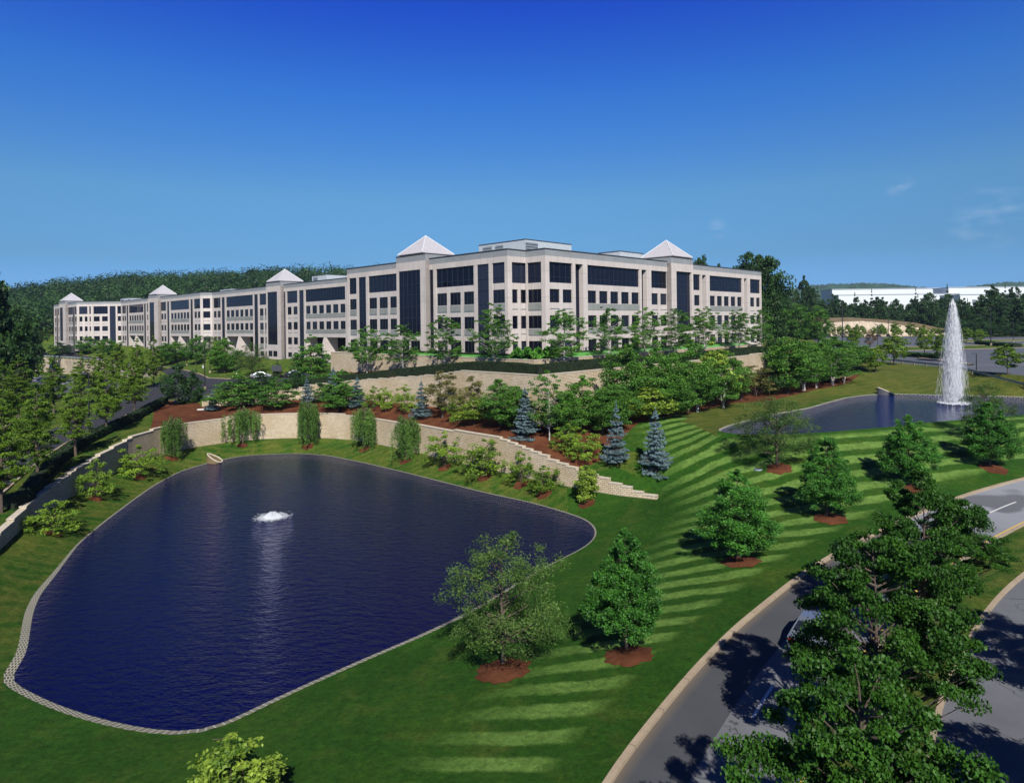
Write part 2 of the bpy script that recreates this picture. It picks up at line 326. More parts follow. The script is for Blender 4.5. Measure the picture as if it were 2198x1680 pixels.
M['rubble'] = simple('gravel_face', (0.336, 0.280, 0.208), .95, .3, .6)
M['soil'] = simple('dry_grass', (0.119, 0.089, 0.043), .95, .35, .2)
M['foam'] = simple('foam', (.46, .49, .52), .9, .05)
LM = dict(
    maple=leaf_mat('maple_leaf', (0.005, 0.028, 0.003), (0.052, 0.152, 0.014)),
    pear=leaf_mat('pear_leaf', (0.007, 0.040, 0.006), (0.074, 0.239, 0.028), .22, .5),
    airy=leaf_mat('locust_leaf', (0.008, 0.030, 0.006), (0.105, 0.190, 0.037)),
    weep=leaf_mat('weeping_leaf', (0.011, 0.042, 0.006), (0.136, 0.264, 0.044)),
    shrub=leaf_mat('shrub_leaf', (0.018, 0.067, 0.006), (0.251, 0.398, 0.037)),
    spruce=leaf_mat('spruce_needle', (0.014, 0.035, 0.035), (0.150, 0.230, 0.253), .1, .8),
    gold=leaf_mat('gold_green_leaf', (.018, .058, .006), (.160, .270, .022)),
    dark=leaf_mat('dark_leaf', (0.006, 0.022, 0.005), (0.046, 0.120, 0.028)),
    hedge=leaf_mat('hedge_leaf', (0.004, 0.015, 0.004), (0.029, 0.069, 0.014)),
    wood=leaf_mat('forest_leaf', (.003, .017, .005), (0.044, 0.105, 0.022)),
    mid=leaf_mat('green_leaf', (0.011, 0.050, 0.008), (0.114, 0.271, 0.033)),
    lime=leaf_mat('lime_leaf', (0.027, 0.088, 0.006), (0.356, 0.479, 0.063)),
    olive=leaf_mat('olive_leaf', (0.026, 0.042, 0.009), (0.239, 0.224, 0.063)),
    bright=leaf_mat('groundcover_leaf', (0.027, 0.126, 0.013), (0.230, 0.543, 0.076)),
    plum=leaf_mat('plum_leaf', (0.032, 0.026, 0.013), (0.209, 0.128, 0.063)))
# ------------------------------------------------------------------ plan of the site: every outline in world metres
rd = np.array((.7034, .7108)); ld = np.array((-.711, .703))     # directions of the two office wings
def resample(pts, step, closed=False):
    pts = [np.array(p, float) for p in pts]
    if closed: pts = pts + [pts[0]]
    out = []
    for a, b in zip(pts[:-1], pts[1:]):
        n = max(1, int(round(np.linalg.norm((b - a)[:2]) / step)))
        for k in range(n): out.append(a + (b - a) * k / n)
    if not closed: out.append(pts[-1])
    return np.array(out)
def smooth(pts, it=2, closed=False):
    p = np.array(pts, float)
    for _ in range(it):
        q = p.copy()
        if closed: q = (np.roll(p, 1, 0) + 2 * p + np.roll(p, -1, 0)) / 4
        else: q[1:-1] = (p[:-2] + 2 * p[1:-1] + p[2:]) / 4
        p = q
    return p
def offset(pts, d, closed=False):                                # to the right of the direction of travel
    p = np.array(pts, float); q = p.copy()
    if closed: t = np.roll(p, -1, 0) - np.roll(p, 1, 0)
    else: t = np.gradient(p, axis=0)
    t = t[:, :2] / (np.linalg.norm(t[:, :2], axis=1, keepdims=True) + 1e-9)
    dd = np.asarray(d, float).reshape(-1, 1) if hasattr(d, '__len__') else d
    q[:, :2] = p[:, :2] + np.stack((t[:, 1], -t[:, 0]), 1) * dd
    return q
pond1 = [(20,1451),(60,1423),(68,1383),(77,1315),(92,1275),(127,1231),(172,1168),(230,1119),(288,1075),(331,1044),(389,1012),(452,993),(518,979),(615,974),(639,973.6),(701,978),(765,991),(844,1009),(947,1035),(1031,1056.7),(1139,1080),(1195,1096),(1251,1114),(1269,1128),(1275,1142),(1271,1156),(1251,1173),(1223,1187),(1161,1217),(999,1313),(895,1362),(791,1405),(600,1489),(480,1547),(440,1568),(384,1567),(292,1555),(200,1533),(120,1505),(52,1471)]
pond1 = smooth(resample([P(u, v, 0) for u, v in pond1], 1.2, True), 2, True)     # clockwise seen from above
pond2 = [(1542,926.5),(1567,915),(1650,893),(1739,877),(1778,865.5),(1820,854.3),(1862,848.7),(1910,846),(2016,848.7),(2156,851.5),(2198,853),(2290,857),(2360,868),(2300,883),(2198,890.7),(2090,899),(1988,907.5),(1890,918.7),(1750,930),(1650,933.5),(1582,933)]
pond2 = smooth(resample([P(u, v, 7) for u, v in pond2], 1.5, True), 1, True)
ew1 = np.interp(pond1[:, 1], (46, 60), (.66, .32)); e1 = offset(pond1, -ew1, True); e1[:, 2] = ew1 * .2
e2 = offset(pond2, -.36, True); e2[:, 2] = 7.12
w1 = [(-150,1320,1300),(-70,1243,1214),(0,1179,1145),(72,1113,1073),(130,1078,1031),(173,1055,1002),(225,1028,972),(271,1003,946),(296,994,932),(340,979,919),(403,962,906),(484,949.5,896),(547,943,890),(615,940,887.5),(700,940,886.5),(751,943,891),(807,952,898.5),(891,970,910.6),(947,984,919.5),(1003,997,927.4),(1073,1012,939),(1091,1016,946),(1139,1027,968.5),(1195,1038,991),(1237,1047,1006),(1279,1055,1023),(1335,1064,1044),(1377,1068,1061),(1410,1072,1071.3)]
W1 = []
for u, vf, vt in w1:
    x, y, z = P(u, vf, 1.6); W1.append((x, y, 1.6, PY(u, vt, y)[2]))
W1 = smooth(resample(W1, 1.25), 1)
W1[:, 3] = np.maximum(W1[:, 3], W1[:, 2] + .12)
C2 = np.array((3.5, 86.5)); C3 = np.array((3.0, 93.5))
def uY(u, Y): return PY(u, 760, Y)[:2]
W2 = [(*uY(432, 113), 6.1, 6.9), (*uY(480, 114), 6.1, 7.4), (*uY(544, 115), 6.24, 8.0), (*uY(622, 117), 6.6, 8.4), (*uY(695, 118), 6.7, 9.34), (*uY(799, 111), 7.0, 10.5), (*uY(875, 106), 7.0, 11.25), (*(C2 + ld * 20), 6.9, 11.95), (*(C2 + ld * 15.7), 7.0, 12.5), (*(C2 + ld * 14), 7.0, 12.8), (*C2, 7.5, 12.8), (*(C2 + rd * 50), 8.2, 12.8), (*(C2 + rd * 70), 8.6, 12.95)]
W2 = resample(W2, 1.3)
W3 = [(*(C3 + ld * 55 + rd * 9), 11.2, 14.4), (*(C3 + ld * 55), 10.0, 14.4), (*(C3 + ld * 50), 10.4, 14.4), (*(C3 + ld * 15), 13.3, 14.4), (*C3, 13.5, 14.4), (*(C3 + rd * 72), 13.5, 14.4)]
W3 = resample(W3, 1.5)
W4 = []
for u, vt, vf, Y in ((20, 762, 795, 275), (72, 766, 798, 265), (144, 770, 802.6, 250), (229, 777, 809, 222), (309, 788, 815, 195), (340, 793, 803, 184)):
    x, y, zt = PY(u, vt, Y); W4.append((x, y, PY(u, vf, Y)[2], zt))
W4 = resample(W4, 3)
def slit(W, th):                                                 # thin footprint of a retaining wall: low side, high side
    f = W[:, :3].copy(); b = offset(W[:, :2], -th); b = np.column_stack((b, W[:, 3] - .12))
    return f, b
kerb = [P(*k) for k in ((1319,1639,2.5),(1435,1495,2.5),(1479,1443,2.5),(1567,1351,2.55),(1651,1283,2.6),(1719,1229,2.7),(1806,1176,2.8))] + [P(1947, 1108, 3.15), P(2078, 1057, 3.5), P(2198, 1023.7, 4.0)]
k0 = kerb[0]; kerb = [(k0[0] - 10.5, k0[1] - 20, 2.5), (k0[0] - 5, k0[1] - 9, 2.5)] + kerb + [(60, 68.3, 4.3), (78, 71.5, 5), (110, 74, 6)]
kerb = smooth(resample(kerb, 1.5), 3)
sgn = 1.0
r1 = offset(kerb, .16); r2 = offset(kerb, 6.5); r3 = offset(kerb, 6.66); r4 = offset(kerb, 9.8); r5 = offset(kerb, 9.96); r6 = offset(kerb, 17.5)
for a in (r1, r2, r5, r6): a[:, 2] -= .13
lroad_r = [(-46.5, 45, 3.4)] + [P(*k) for k in ((3,1058,4.0),(86,986,4.5),(144,949,4.9),(259,897,5.6),(331,862,6.3))] + [P(437, 848, 7.0), P(500, 832, 7.4), P(600, 822, 7.8), P(690, 812, 8.2)]
lroad_l = [P(660, 800, 8.4), P(560, 808, 7.9), P(489, 813, 7.4), P(449, 811, 7.2), P(432, 803, 7.3), P(403, 795, 7.5), P(374, 790.5, 7.6), P(343, 786, 7.7), P(250, 772, 8.2), P(160, 760, 8.8), P(96, 755, 9.4), P(70, 751, 10), P(52, 748, 10.6), P(20, 744, 11.6)] + \
          [P(20, 752, 10.6), P(50, 758.5, 9.4), P(102, 765, 8.7), P(195, 772, 8.3), P(229, 775.5, 8.1), P(300, 786, 7.7), P(352, 800, 7.1)] + \
          [P(363, 805, 7.0), P(345, 819, 6.8), P(248, 862.5, 6.0), P(135, 911, 5.2), P(52, 949, 4.7), (-62, 60, 4.0), (-58, 45, 3.4)]
L5 = len(lroad_l) - 7
lroad = resample(lroad_r, 2.5).tolist() + resample(lroad_l, 2.5).tolist()
llot = resample([P(-60, 805, 3), P(144, 806, 3), P(285, 816, 3), P(318, 823, 3), P(236, 846, 3), P(120, 852, 3), P(-60, 872, 3)], 4, True)
rlot = resample([P(1850, 773, 10), P(1902, 776, 10), P(2030, 788, 10), P(2086, 795, 10), P(2198, 806, 10), P(2330, 822, 10), P(2500, 800, 10), P(2420, 730, 10.4), P(2198, 723, 10.4), P(1764, 719.5, 10.4), P(1745, 730, 10.3), P(1790, 752, 10)], 4, True)
isl = resample([P(1800, 756, 10.05), P(1944, 753, 10.05), P(2146, 747.5, 10.05), P(2260, 744, 10.05), P(2260, 738, 10.05), P(2100, 741, 10.05), P(1950, 744, 10.05), P(1800, 749, 10.05)], 3, True)
isl2 = resample([P(2050, 735, 10.3), P(2230, 731, 10.3), P(2230, 728, 10.3), P(2050, 730.5, 10.3)], 4, True)
# mulch bed between the two retaining walls
f1, b1 = slit(W1, .45); f2, b2 = slit(W2, .5); f3, b3 = slit(W3, .4); f4, b4 = slit(W4, .6)
i0 = int(np.argmin([abs(p[0] / p[1] - (328 - CX) / F) + (p[0] > 0) * 9 for p in W1])); i1 = int(np.argmin([abs(p[0] / p[1] - (1237 - CX) / F) for p in W1]))
mulch = [(p[0], p[1]) for p in b1[i0:i1 + 1]] + [uY(1262, 73.5), uY(1285, 74.5), uY(1322, 78.5)] + [P(1372, 914, 6.2)[:2], P(1399, 908, 6.3)[:2], P(1492, 890, 6.8)[:2], P(1545, 873, 7.2)[:2], P(1581, 859, 7.8)[:2], P(1649, 851, 8)[:2], P(1750, 832, 8)[:2], P(1820, 822, 8.2)[:2], P(1845, 808, 8.8)[:2], P(1800, 790, 9.5)[:2], P(1700, 795, 9.2)[:2]] + \
        [tuple(W2[k][:2]) for k in range(len(W2) - 1, -1, -1)] + [P(400, 862, 6.2)[:2], P(335, 868, 5.9)[:2]]
# ------------------------------------------------------------------ ground: one constrained triangulation, heights relaxed between the fixed outlines
pv, pz, edges, faces, fname = [], [], [], [], []
def add_poly(name, pts, zs=None, fixed=True):
    i = len(pv)
    q = np.array([(float(p[0]), float(p[1])) for p in pts]); q2 = np.roll(q, -1, 0)
    if (q[:, 0] * q2[:, 1] - q2[:, 0] * q[:, 1]).sum() < 0: pts = list(pts)[::-1]          # counter-clockwise, or the triangulation fills the outside
    for k, p in enumerate(pts):
        pv.append(Vector((float(p[0]), float(p[1])))); pz.append(float(p[2]) if (fixed and len(p) > 2) else None)
    faces.append(list(range(i, len(pv)))); fname.append(name)
def add_line(pts):
    i = len(pv)
    for p in pts: pv.append(Vector((float(p[0]), float(p[1])))); pz.append(float(p[2]))
    for k in range(i, len(pv) - 1): edges.append((k, k + 1))
def hole(f, b): return f.tolist() + b[::-1].tolist()
add_poly('edging1', e1); add_poly('water1', pond1); add_poly('edging2', e2); add_poly('water2', pond2)
for nm, (f, b) in (('wall', (f1, b1)), ('wall', (f2, b2)), ('wall', (f3, b3)), ('wall', (f4, b4))): add_poly(nm, hole(f, b))
add_poly('kerbgap', kerb.tolist() + r1[::-1].tolist()); add_poly('road', r1.tolist() + r2[::-1].tolist()); add_poly('kerbgap', r2.tolist() + r3[::-1].tolist())
add_poly('median', r3.tolist() + r4[::-1].tolist()); add_poly('kerbgap', r4.tolist() + r5[::-1].tolist()); add_poly('road2', r5.tolist() + r6[::-1].tolist())
add_poly('lroad', lroad); add_poly('llot', llot); add_poly('rlot', rlot); add_poly('isl', isl); add_poly('isl', isl2)
add_poly('mulch', resample(mulch, 1.5, True), fixed=False)
def shp(p): return [(float(x), float(y)) for x, y in p]
bed = [tuple(p[:2]) for p in b3] + [tuple(C3 + rd * 72 + ld * -4), tuple(C3 + rd * 78 + ld * 10), tuple(C3 + rd * 12 + ld * 12), tuple(C3 + ld * 50 + rd * 12)]
add_poly('bed', resample(bed, 2, True), fixed=False)
walk = [tuple(p[:2]) for p in b2[13:]] + [tuple(p[:2]) for p in W3[::-1][:-6]]
add_poly('walk', resample(walk, 1.8, True), fixed=False)
nd1 = [(x, y, z) for x, y, z in ((-38, 161, 11.2), (-68, 190, 11.2), (-101, 221, 11.4), (-135, 250, 12.2), (-166, 281, 13), (-186, 282, 13.2), (-214, 312, 14))]
add_line(resample(nd1, 5))
add_line(resample([(*(C3 + rd * 76 + ld * 4), 13.6), (*(C3 + rd * 90 + ld * 20), 12)], 4))
hillz = [(-60, 648), (0, 632), (60, 620), (130, 609), (180, 598), (260, 586), (350, 580), (500, 573), (620, 567), (720, 567), (800, 570), (1000, 590), (1200, 640)]
hill = [PY(u, v, 640) for u, v in hillz]; hill = [(x, y, max(12, z - 17)) for x, y, z in hill]
add_line(resample([(-700, 640, 14)] + hill + [(260, 640, 14)], 30))
add_line(resample([(-800, 900, 20)] + [(x * 1.5, 950, z * .95) for x, y, z in hill] + [(400, 950, 16)], 60))
add_line(resample([(-420, 330, 16), (-250, 345, 16), (-120, 330, 13), (0, 260, 12), (60, 220, 12)], 12))
add_line(resample([(60, 352, 10.5), (150, 372, 10.6), (260, 372, 10.6), (400, 372, 10.6)], 12))
for x, y, z in ((-1600, -60, 4), (1600, -60, 4), (1600, 2300, 18), (-1600, 2300, 18), (0, -60, 2), (0, 2300, 16), (-1600, 900, 20), (1600, 900, 14), (1600, 300, 10), (-1600, 300, 10), (-420, 40, 6), (-250, 150, 5)):
    pv.append(Vector((x, y))); pz.append(z)
rng = np.random.default_rng(3)
def grid(x0, x1, y0, y1, s, hole_=None):
    for x in np.arange(x0, x1, s):
        for y in np.arange(y0, y1, s):
            xx, yy = x + rng.uniform(-.2, .2) * s, y + rng.uniform(-.2, .2) * s
            if hole_ and hole_[0] < xx < hole_[1] and hole_[2] < yy < hole_[3]: continue
            pv.append(Vector((xx, yy))); pz.append(None)
grid(-80, 90, 6, 150, 1.9)
grid(-260, 300, 0, 420, 8, (-80, 90, 6, 150))
grid(-1550, 1550, -50, 2250, 75, (-260, 300, 0, 420))
vo, eo, fo, ov, oe, of = delaunay_2d_cdt(pv, edges, faces, 0, 1e-5)
GV = np.array([(v[0], v[1]) for v in vo]); n = len(GV); zf = np.full(n, np.nan)
for i, o in enumerate(ov):
    zs = [pz[k] for k in o if k < len(pz) and pz[k] is not None]
    if zs: zf[i] = max(zs) if False else zs[0]
prio = {'mulch': 1, 'bed': 2, 'walk': 2, 'llot': 3, 'rlot': 3, 'isl': 4, 'lroad': 5, 'median': 5, 'road': 6, 'road2': 6, 'edging1': 7, 'edging2': 7, 'kerbgap': 8, 'water1': 9, 'water2': 9, 'wall': 10}
tri, reg = [], []
for f, o in zip(fo, of):
    if len(f) != 3: continue
    nm = 'lawn'; best = 0
    for k in o:
        if prio[fname[k]] > best: best = prio[fname[k]]; nm = fname[k]
    tri.append(f); reg.append(nm)
T = np.array(tri); reg = np.array(reg)
keep = ~np.isin(reg, ('water1', 'water2', 'wall', 'kerbgap'))
E = np.concatenate([T[keep][:, [0, 1]], T[keep][:, [1, 2]], T[keep][:, [2, 0]]]); E = np.unique(np.sort(E, 1), axis=0)
wt = 1 / (np.linalg.norm(GV[E[:, 0]] - GV[E[:, 1]], axis=1) + .15)
fixed = ~np.isnan(zf); used = np.zeros(n, bool); used[E.ravel()] = True
free = used & ~fixed
z = np.where(fixed, zf, 8.0)
deg = np.bincount(E[:, 0], wt, n) + np.bincount(E[:, 1], wt, n)
def lap(x): return deg * x - np.bincount(E[:, 0], wt * x[E[:, 1]], n) - np.bincount(E[:, 1], wt * x[E[:, 0]], n)
r = np.where(free, -lap(z), 0); d = np.where(free, r / np.maximum(deg, 1e-9), 0); p = d.copy(); rz = (r * d).sum()
for it in range(900):
    Ap = np.where(free, lap(p), 0); al = rz / (p @ Ap); z = z + al * p; r = r - al * Ap
    dd = np.where(free, r / np.maximum(deg, 1e-9), 0); rz2 = (r * dd).sum()
    if rz2 < 1e-6: break
    p = dd + rz2 / rz * p; rz = rz2
mx = (GV[:, 0] > -60) & (GV[:, 0] < 60) & (GV[:, 1] < 110)
z = z + np.where(free & mx, 0.05 * np.sin(GV[:, 0] * .31 + GV[:, 1] * .17) + .04 * np.sin(GV[:, 1] * .43 - GV[:, 0] * .2), 0)
# kerb strips are open slots: the ray test below needs them closed, so it uses every face but water
T2 = T[~np.isin(reg, ('wall',))]
zz = z.copy(); zz[np.isnan(zz)] = 0
V3 = np.column_stack((GV, zz))
for nm, lv in (('water1', 0.0), ('water2', 7.0)):
    ids = np.unique(T[reg == nm]); inner = [i for i in ids if not used[i]]; V3[inner, 2] = lv
bvh = BVHTree.FromPolygons([tuple(map(float, p)) for p in V3], [tuple(map(int, t)) for t in T2])
def gz(x, y, dflt=8.0):
    h = bvh.ray_cast(Vector((x, y, 500)), Vector((0, 0, -1)))
    return h[0].z if h[0] else dflt
def at(u, v, fallback=90):
    h = bvh.ray_cast(Vector((0, 0, HC)), ray(u, v).normalized())
    if h[0]: return h[0]
    x, y, _ = PY(u, v, fallback); return Vector((x, y, gz(x, y)))
def atY(u, Y):
    x, y, _ = PY(u, 760, Y); return Vector((x, y, gz(x, y)))
def submesh(name, sel, mat, kind='structure', uvfn=None):
    t = T[np.isin(reg, sel)]; ids, inv = np.unique(t, return_inverse=True); inv = inv.reshape(-1, 3)
    a, b, c = V3[ids][inv[:, 0]], V3[ids][inv[:, 1]], V3[ids][inv[:, 2]]
    flip = np.cross(b[:, :2] - a[:, :2], c[:, :2] - a[:, :2]) < 0; inv[flip] = inv[flip][:, ::-1]
    o = mesh_np(name, V3[ids], inv, mat, smooth=True, uv=uvfn(V3[ids]) if uvfn else None); tag(o, kind=kind); return o
lawn_side = submesh('lawn', ['lawn', 'median'], M['lawn'])
submesh('mulch_bed', ['mulch'], M['mulch']); submesh('planting_bed', ['bed'], M['bank']); submesh('terrace_walk', ['walk'], M['mulch'])
submesh('driveway', ['lroad'], M['asphalt_dark']); submesh('parking_lot', ['llot'], M['lot']); submesh('parking_lot', ['rlot'], M['lot']); submesh('grass_island', ['isl'], M['bank'])
def strip(name, a, b, mat, kind='structure', uw=None, label=None, cat=None, skirt=0):
    L_ = np.concatenate(([0], np.cumsum(np.linalg.norm(np.diff(np.asarray(a)[:, :2], axis=0), axis=1))))
    V = np.concatenate((a, b)); m = len(a); Fq = [(i, i + 1, m + i + 1, m + i) for i in range(m - 1)]
    W_ = uw if uw else 1.0
    uv = [(0, s) for s in L_] + [(W_, s) for s in L_]
    pa = V[Fq[0][1]] - V[Fq[0][0]]; pb = V[Fq[0][3]] - V[Fq[0][0]]
    if pa[0] * pb[1] - pa[1] * pb[0] < 0: Fq = [q[::-1] for q in Fq]
    o = mesh_np(name, V, Fq, mat, uv=uv, smooth=True); tag(o, label, cat, kind=kind); return o
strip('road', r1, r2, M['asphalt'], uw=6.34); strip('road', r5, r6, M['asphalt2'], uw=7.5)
# left bank and pond surrounds use the plainer grass: take those triangles out of the lawn
def recolour_lawn():
    me = lawn_side.data; me.materials.append(M['bank']); me.materials.append(M['drybank'])
    cen = np.zeros(len(me.polygons) * 3); me.polygons.foreach_get('center', cen); cen = cen.reshape(-1, 3)
    x, y = cen[:, 0], cen[:, 1]
    idx = np.zeros(len(cen), np.int32)
    cx0 = (x < -28) | ((y > 62) & (x < 6)) | (y > 104) | (cen[:, 2] > 7.05) & (x > 30) & (y > 92) | (y > 72) & (x < 14) & (x > 0) & (y < 75)
    idx[cx0] = 1
    nearroad2 = (x > 6) & (y < 60) & (x > (y - 22) * .75 + 9.5)
    idx[nearroad2] = 1
    idx[(cen[:, 2] > 7.25) & (x > 38) & (y > 84)] = 2; idx[(x > 22) & (x < 50) & (y > 74 + (x - 22) * 1.1)] = 2
    me.polygons.foreach_set('material_index', idx)
    co = np.zeros(len(me.vertices) * 3); me.vertices.foreach_get('co', co); co = co.reshape(-1, 3)
    dd_ = np.full(len(co), 1e9)
    for q in kerb: dd_ = np.minimum(dd_, np.hypot(co[:, 0] - q[0], co[:, 1] - q[1]))
    for q in e2: dd_ = np.minimum(dd_, np.hypot(co[:, 0] - q[0], co[:, 1] - q[1]) + 1.7)
    at_ = me.attributes.new('edge', 'FLOAT', 'POINT'); at_.data.foreach_set('value', dd_.astype(np.float32))
recolour_lawn()
# water
def water(name, outline, lv, mat):
    vo_, _, fo_, _, _, _ = delaunay_2d_cdt([Vector((float(p[0]), float(p[1]))) for p in outline], [], [list(range(len(outline)))], 1, 1e-5)
    o = mesh_np(name, [(v[0], v[1], lv) for v in vo_], [tuple(f) for f in fo_ if len(f) == 3], mat); tag(o, kind='structure')
    return o
wo1 = offset(pond1, -.35, True); wo2 = offset(pond2, -.3, True)
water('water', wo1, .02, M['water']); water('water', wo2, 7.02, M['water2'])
# cellular concrete edging round the ponds
m, N_, L_, b_ = nodes('cellular_edging'); uvn = N_.new('ShaderNodeUVMap').outputs[0]
vo = N_.new('ShaderNodeTexBrick'); L_.new(uvn, vo.inputs['Vector']); vo.inputs['Scale'].default_value = 1; vo.inputs['Brick Width'].default_value = .22; vo.inputs['Row Height'].default_value = .34
vo.inputs['Mortar Size'].default_value = .036; vo.inputs['Mortar Smooth'].default_value = .2; vo.offset = .5
k_ = math_(N_, L_, 'SUBTRACT', 1.0, vo.outputs['Fac'])
gcol = mixc(N_, L_, noise(N_, L_, wpos(N_), 3, 4), (.03, .045, .015), (.10, .085, .04))
col = mixc(N_, L_, k_, mixc(N_, L_, noise(N_, L_, wpos(N_), .5, 4), (.26, .25, .21), (.46, .44, .38)), gcol); L_.new(col, b_.inputs['Base Color']); b_.inputs['Roughness'].default_value = .95
bump(N_, L_, b_, math_(N_, L_, 'MULTIPLY', k_, -1), 1, .08)
M['edging'] = m
def close(a): return np.vstack((a, a[:1]))
lo1 = pond1.copy(); lo1[:, 2] = -.02; lo2 = pond2.copy(); lo2[:, 2] = 6.98
strip('pond_edging', close(lo1), close(e1), M['edging'], None, .95, 'pale cellular concrete block edging ringing the large near pond', 'edging')
strip('pond_edging', close(lo2), close(e2), M['edging'], None, .6, 'thin pale concrete edging ringing the far fountain pond', 'edging')
# kerbs
def kerb_mesh(name, line, width, h, label, top_off=.005, mat='kerb'):
    a = line.copy(); b = offset(line, width); mb = MB(); s = 0
    for i in range(len(a) - 1):
        A0, A1, B0, B1 = a[i], a[i + 1], b[i], b[i + 1]; z0, z1 = A0[2] + top_off, A1[2] + top_off; s1 = s + float(np.linalg.norm(A1[:2] - A0[:2])); U = [(s, 0), (s1, 0), (s1, 1), (s, 1)]
        mb.poly([(A0[0], A0[1], z0), (A1[0], A1[1], z1), (B1[0], B1[1], z1), (B0[0], B0[1], z0)][::-1], U[::-1])
        mb.poly([(B0[0], B0[1], z0), (B1[0], B1[1], z1), (B1[0], B1[1], z1 - h), (B0[0], B0[1], z0 - h)], U)
        mb.poly([(A0[0], A0[1], z0), (A1[0], A1[1], z1), (A1[0], A1[1], z1 - h), (A0[0], A0[1], z0 - h)][::-1], U[::-1]); s = s1
    o = mb.build(name, M[mat]); tag(o, label, 'kerb'); return o
kerb_mesh('kerb', offset(kerb, -.06), .27, .3, 'weathered tan kerb between the striped lawn and the curving road', .03)
kerb_mesh('kerb', offset(kerb, 6.42), .26, .3, 'concrete kerb on the lane side of the maple median', .02)
kerb_mesh('kerb', offset(kerb, 9.78), .22, .3, 'concrete kerb on the far side of the maple median', .02)
def closed_kerb(pts, w, label, lift=.12, mat='kerb'):
    a = np.array([(p[0], p[1], (p[2] if len(p) > 2 else gz(p[0], p[1])) + lift) for p in pts]); return kerb_mesh('kerb', a, w, .3, label, 0, mat)
lk = resample(lroad_r[:6], 2.5); closed_kerb(lk, .25, 'kerb of the dark driveway beside the clipped hedge')
la = resample(lroad_l[:8], 2.5); closed_kerb(la[::-1], .4, 'pale curved kerb where the office lawn meets the driveway')
lb = resample(lroad_l[7:13], 3); closed_kerb(lb[::-1], .5, 'pale kerb along the distant bend of the driveway')
closed_kerb(close(isl)[::-1], .5, 'kerb round the dry grass strip in the parking lot', .1); closed_kerb(close(isl2)[::-1], .5, 'kerb round the hedge strip at the far side of the parking lot', .1)
# painted markings
def paint_line(line, d0, w_, name, label, mat, s0=None, s1=None, lift=.006):
    L_ = np.concatenate(([0], np.cumsum(np.linalg.norm(np.diff(line[:, :2], axis=0), axis=1))))
    if s0 is None: s0, s1 = 0, L_[-1]
    ss = np.linspace(s0, s1, max(2, int((s1 - s0) / 1.2) + 1)); c = np.column_stack([np.interp(ss, L_, line[:, k]) for k in range(3)])
    a = offset(c, d0 - w_ / 2); b = offset(c, d0 + w_ / 2)
    for q in (a, b): q[:, 2] += lift
    return strip(name, a, b, M[mat], None, w_, label, 'road marking')
kr = kerb.copy(); kr[:, 2] -= .13
Lk = np.concatenate(([0], np.cumsum(np.linalg.norm(np.diff(kerb[:, :2], axis=0), axis=1))))
def st_of(u, v, z_):
    p_ = np.array(P(u, v, z_)[:2]); return Lk[int(np.argmin(np.linalg.norm(kerb[:, :2] - p_, axis=1)))]
sA = st_of(1619, 1518, 2.4) + 1.0; sB = st_of(2165, 1078, 3.6)
for k, (s_0, lab) in enumerate(((sA - 1.5, 'white lane dash near the foot of the lawn kerb'), (sB - 3, 'white lane dash beside the sunlit lawn kerb past the maples'), (sB - 12, 'white lane dash hidden among the maple leaves'))):
    o = paint_line(kr, 3.5, .14, 'lane_dash', lab, 'paint', s_0, s_0 + (3.2 if k != 1 else 5))
paint_line(kr, 6.12, .13, 'median_line', 'yellow line along the median kerb of the main road', 'yellow')
ll = np.array(resample(lroad_l[L5:], 2)); 
paint_line(ll, -.35, .16, 'yellow_line', 'yellow edge line along the far side of the driveway', 'yellow', lift=.012)
